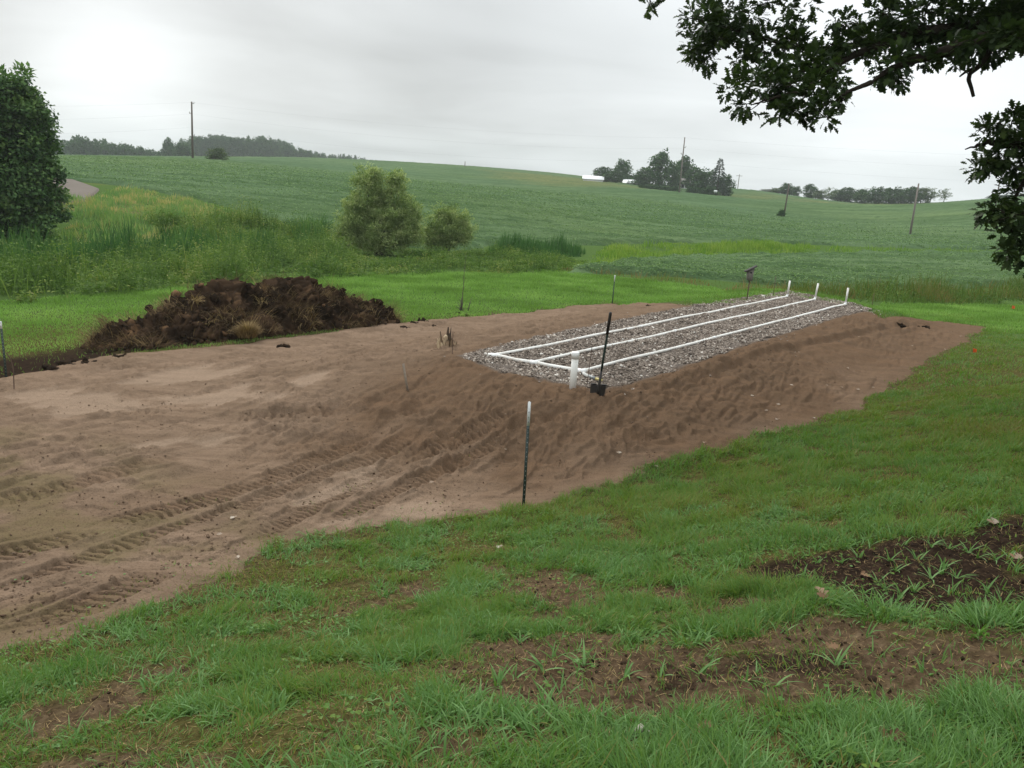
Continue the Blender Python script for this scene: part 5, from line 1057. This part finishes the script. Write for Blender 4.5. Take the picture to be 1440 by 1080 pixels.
far_tree('bush', 'round bush standing alone on the left field crest beside the tall pole', 305, 208, 195, 14, PCR[0]); far_tree('bush', 'low bush hiding the foot of the leaning pole in the right field', 1099, 296, 149, 6, k_('wide'))
far_tree('broadleaf_tree', 'single tree rising above the wood edge left of the tall pole', 236, 194, 420, 9, k_('round')); far_tree('broadleaf_tree', 'broad tree at the wood edge just left of the tall pole', 256, 199, 400, 14, k_('wide'))
for px in range(1395, 1460, 12): far_tree('bush', 'low bush on the skyline of the right field', px, 279+(px-1420)*-.02, 330, 8, k_('wide'), 'skyline bushes at right')
def woodland():
    arr = {k: np.empty(len(l[0].data.vertices)*3, np.float32) for k, l in CRW.items()}
    for k, l in CRW.items(): l[0].data.vertices.foreach_get('co', arr[k])
    parts = []
    def row(line, r0_, r1_, step, hw):
        for px in np.arange(line[0][0], line[-1][0], step):
            yt = np.interp(px, [l[0] for l in line], [l[1] for l in line])
            for rr in (r0_, r1_):
                k = ('round', 'wide', 'tall')[rng.integers(0, 3)] if rng.random() < .8 else 'round'; A = arr[k].reshape(-1, 3); x_ = px+rng.uniform(-step, step)*.6
                p = at_r(x_, yt+rng.uniform(-.5, 3.5)+(3 if rr == r0_ else 0), rr); w = hw*rng.uniform(.75, 1.3)*rr/F_PX/.4; h = max(6, rng.uniform(13, 18)) if p[2] > 0 else 10
                h = min(h, 6+2.2*(0.5+abs(px-565)/30.)) if px > 380 else h
                a = rng.uniform(0, 6.28); V = A*np.array([w, w, h]); X = V[:, 0]*math.cos(a)-V[:, 1]*math.sin(a); Y = V[:, 0]*math.sin(a)+V[:, 1]*math.cos(a)
                V = np.stack([X+p[0], Y+p[1], V[:, 2]+p[2]-h], 1); n4 = len(V)//4
                parts.append((V, np.arange(n4*4).reshape(-1, 4), None, np.clip(np.repeat(rng.random(n4), 4)*.6+rng.uniform(0, .4), 0, 1)))
    row([(60, 198), (85, 200), (110, 192), (150, 197), (190, 206), (228, 212), (270, 208)], 430, 470, 7, 10)
    row([(240, 205), (270, 191), (300, 189), (340, 192), (375, 191), (395, 197), (420, 207), (445, 212)], 560, 600, 5, 8)
    row([(445, 212), (470, 216), (500, 219), (530, 225), (560, 228)], 600, 640, 4, 5)
    tag(from_arrays('woodland', parts, M['far_leaf']), kind='stuff')
woodland()

# ------------------------------------------------------------------ poles, wires, farm buildings
def pole(base, top, r, rad, label, mat, arm=False, bits=()):
    b = at_r(*base, r); t = at_r(*top, r)-b; b[2] = min(b[2], float(H(b[:1], b[1:2])[0])+.3); o = thing('utility_pole', label, 'utility pole', b, 'wooden power poles across the fields')
    mb = MB(); mb.tube([-t*.06, t*.5, t], [rad*1.15, rad, rad*.75], 8); mb.build('shaft', mat, o, True)
    if arm: mb = MB(); mb.box(t*.9, (2.4, .14, .16)); mb.build('crossarm', mat, o)
    for f, sx in bits:
        mb = MB(); mb.tube([t*f, t*f+np.array([sx*.45, 0, .02]), t*f+np.array([sx*.5, 0, .3])], [.06, .07, .09], 6); mb.build('insulator', M['pole_pale'], o, True)
    return b+t, o
t1, _ = pole((271, 225), (269.5, 143), 180, .20, 'tall dark pole standing upright on the left field crest', M['pole'], bits=((.97, 1), (.8, -1), (.42, 1)))
t3, _ = pole((955, 272), (963, 193), 200, .17, 'tall pole standing before the farmyard trees', M['pole_pale'], bits=((.82, 1), (.7, -1), (.6, 1)))
pole((653.5, 242), (654, 227), 330, .17, 'short distant pole on the middle skyline', M['pole'])
pole((1037, 268), (1040, 245), 330, .15, 'distant pole with a crossarm right of the pointed spruce', M['pole_pale'], True)
pole((1102, 306), (1110, 258), 150, .13, 'leaning brown pole with a bush at its foot in the right field', M['pole'])
pole((1279, 334), (1292, 258), 118, .13, 'tall leaning grey pole standing in the right field', M['pole_pale'])
pole((1402, 280), (1408, 245), 200, .15, 'pole half hidden behind the hanging oak leaves at right', M['pole'])
far_l = at_r(-500, 130, 240); far_r = at_r(1900, 225, 260)
for f, sg, lb in ((.99, 1.6, 'topmost thin power line strung across the sky'), (.82, 2.0, 'middle thin power line strung across the sky'), (.62, 2.2, 'lowest thin power line strung across the sky')):
    P = []; dz1 = -(1-f)*13; dz3 = -(1-f)*14
    for a, b in ((far_l+(0, 0, dz1), t1+(0, 0, dz1)), (t1+(0, 0, dz1), t3+(0, 0, dz3)), (t3+(0, 0, dz3), far_r+(0, 0, dz3))):
        tt = np.linspace(0, 1, 20); q_ = a+(np.array(b)-a)*tt[:, None]; q_[:, 2] -= sg*4*tt*(1-tt); P.append(q_)
    mb = MB(); mb.tube(np.concatenate([P[0], P[1][1:], P[2][1:]]), .006, 4); tag(mb.build('power_line', M['wire']), lb, 'power line', 'power lines between the poles')
def gable(label, px0, px1, py_b, py_e, py_r, r, roof, depth=9, name='farm_building'):
    c = at_r((px0+px1)/2, py_b, r); k_s = pxs(c); w = (px1-px0)*k_s; he = (py_b-py_e)*k_s; hr = (py_b-py_r)*k_s; az = math.atan2(c[0], c[1])
    o = thing(name, label, 'building', c, 'farm buildings', -az)
    mb = MB(); mb.prism([(0, -2.5), (0, he), (depth/2, hr-.06), (depth, he), (depth, -2.5)], -w/2, w/2); V = np.concatenate(mb.V); mb.V = [np.stack([V[:, 1], V[:, 0], V[:, 2]], 1)]; mb.build('wall', M['white_wall'], o)
    mb = MB()
    for y0, z0, y1, z1 in ((-.4, he-.15, depth/2, hr), (depth+.4, he-.15, depth/2, hr)):
        V = [(-w/2-.3, y0, z0), (w/2+.3, y0, z0), (w/2+.3, y1, z1), (-w/2-.3, y1, z1)]; V += [(a, b_, c_+.18) for a, b_, c_ in V]
        mb.add(V, [(0, 1, 2, 3), (7, 6, 5, 4), (0, 4, 5, 1), (1, 5, 6, 2), (3, 2, 6, 7), (0, 3, 7, 4)])
    mb.build('roof', roof, o); return o, w, he
gable('long low white shed with a white roof at the left end of the farmyard', 820, 848, 254, 252, 248, 262, M['white_roof'])
o, w, he = gable('white barn with a white roof half hidden behind small spruces', 876, 897, 264, 258, 253.5, 278, M['white_roof'])
o, w, he = gable('house with a steep grey roof among the farmyard trees', 957, 969, 264, 259, 252, 274, M['grey_roof'])
for sx in (-.25, .2): mb = MB(); mb.box((w*sx, -.03, he*.45), (.9, .08, 1.1)); mb.build('window', M['dark_open'], o)
p = at_r(1006, 271, 238); o = thing('storage_tank', 'small white tank on the field edge below the pointed spruce', 'tank', p)
mb = MB(); mb.tube([(-.45, 0, .4), (-.38, 0, .4), (.38, 0, .4), (.45, 0, .4)], [.2, .32, .32, .2], 12); mb.build('tank_body', M['white_wall'], o, True)
mb = MB(); mb.box((-.25, 0, -.1), (.1, .4, .5)); mb.build('leg', M['zinc'], o); mb = MB(); mb.box((.25, 0, -.1), (.1, .4, .5)); mb.build('leg', M['zinc'], o)

# ------------------------------------------------------------------ haze: damp air over the fields
def haze():
    m, nt, out = new_mat('damp_air'); v = nt.nodes.new('ShaderNodeVolumePrincipled'); v.inputs['Color'].default_value = (.86, .90, .93, 1); v.inputs['Density'].default_value = .00030; v.inputs['Anisotropy'].default_value = .2
    nt.links.new(v.outputs[0], out.inputs['Volume'])
    mb = MB(); mb.box((0, 0, 5), (3040, 3040, 90)); tag(mb.build('haze', m), kind='stuff')
haze()
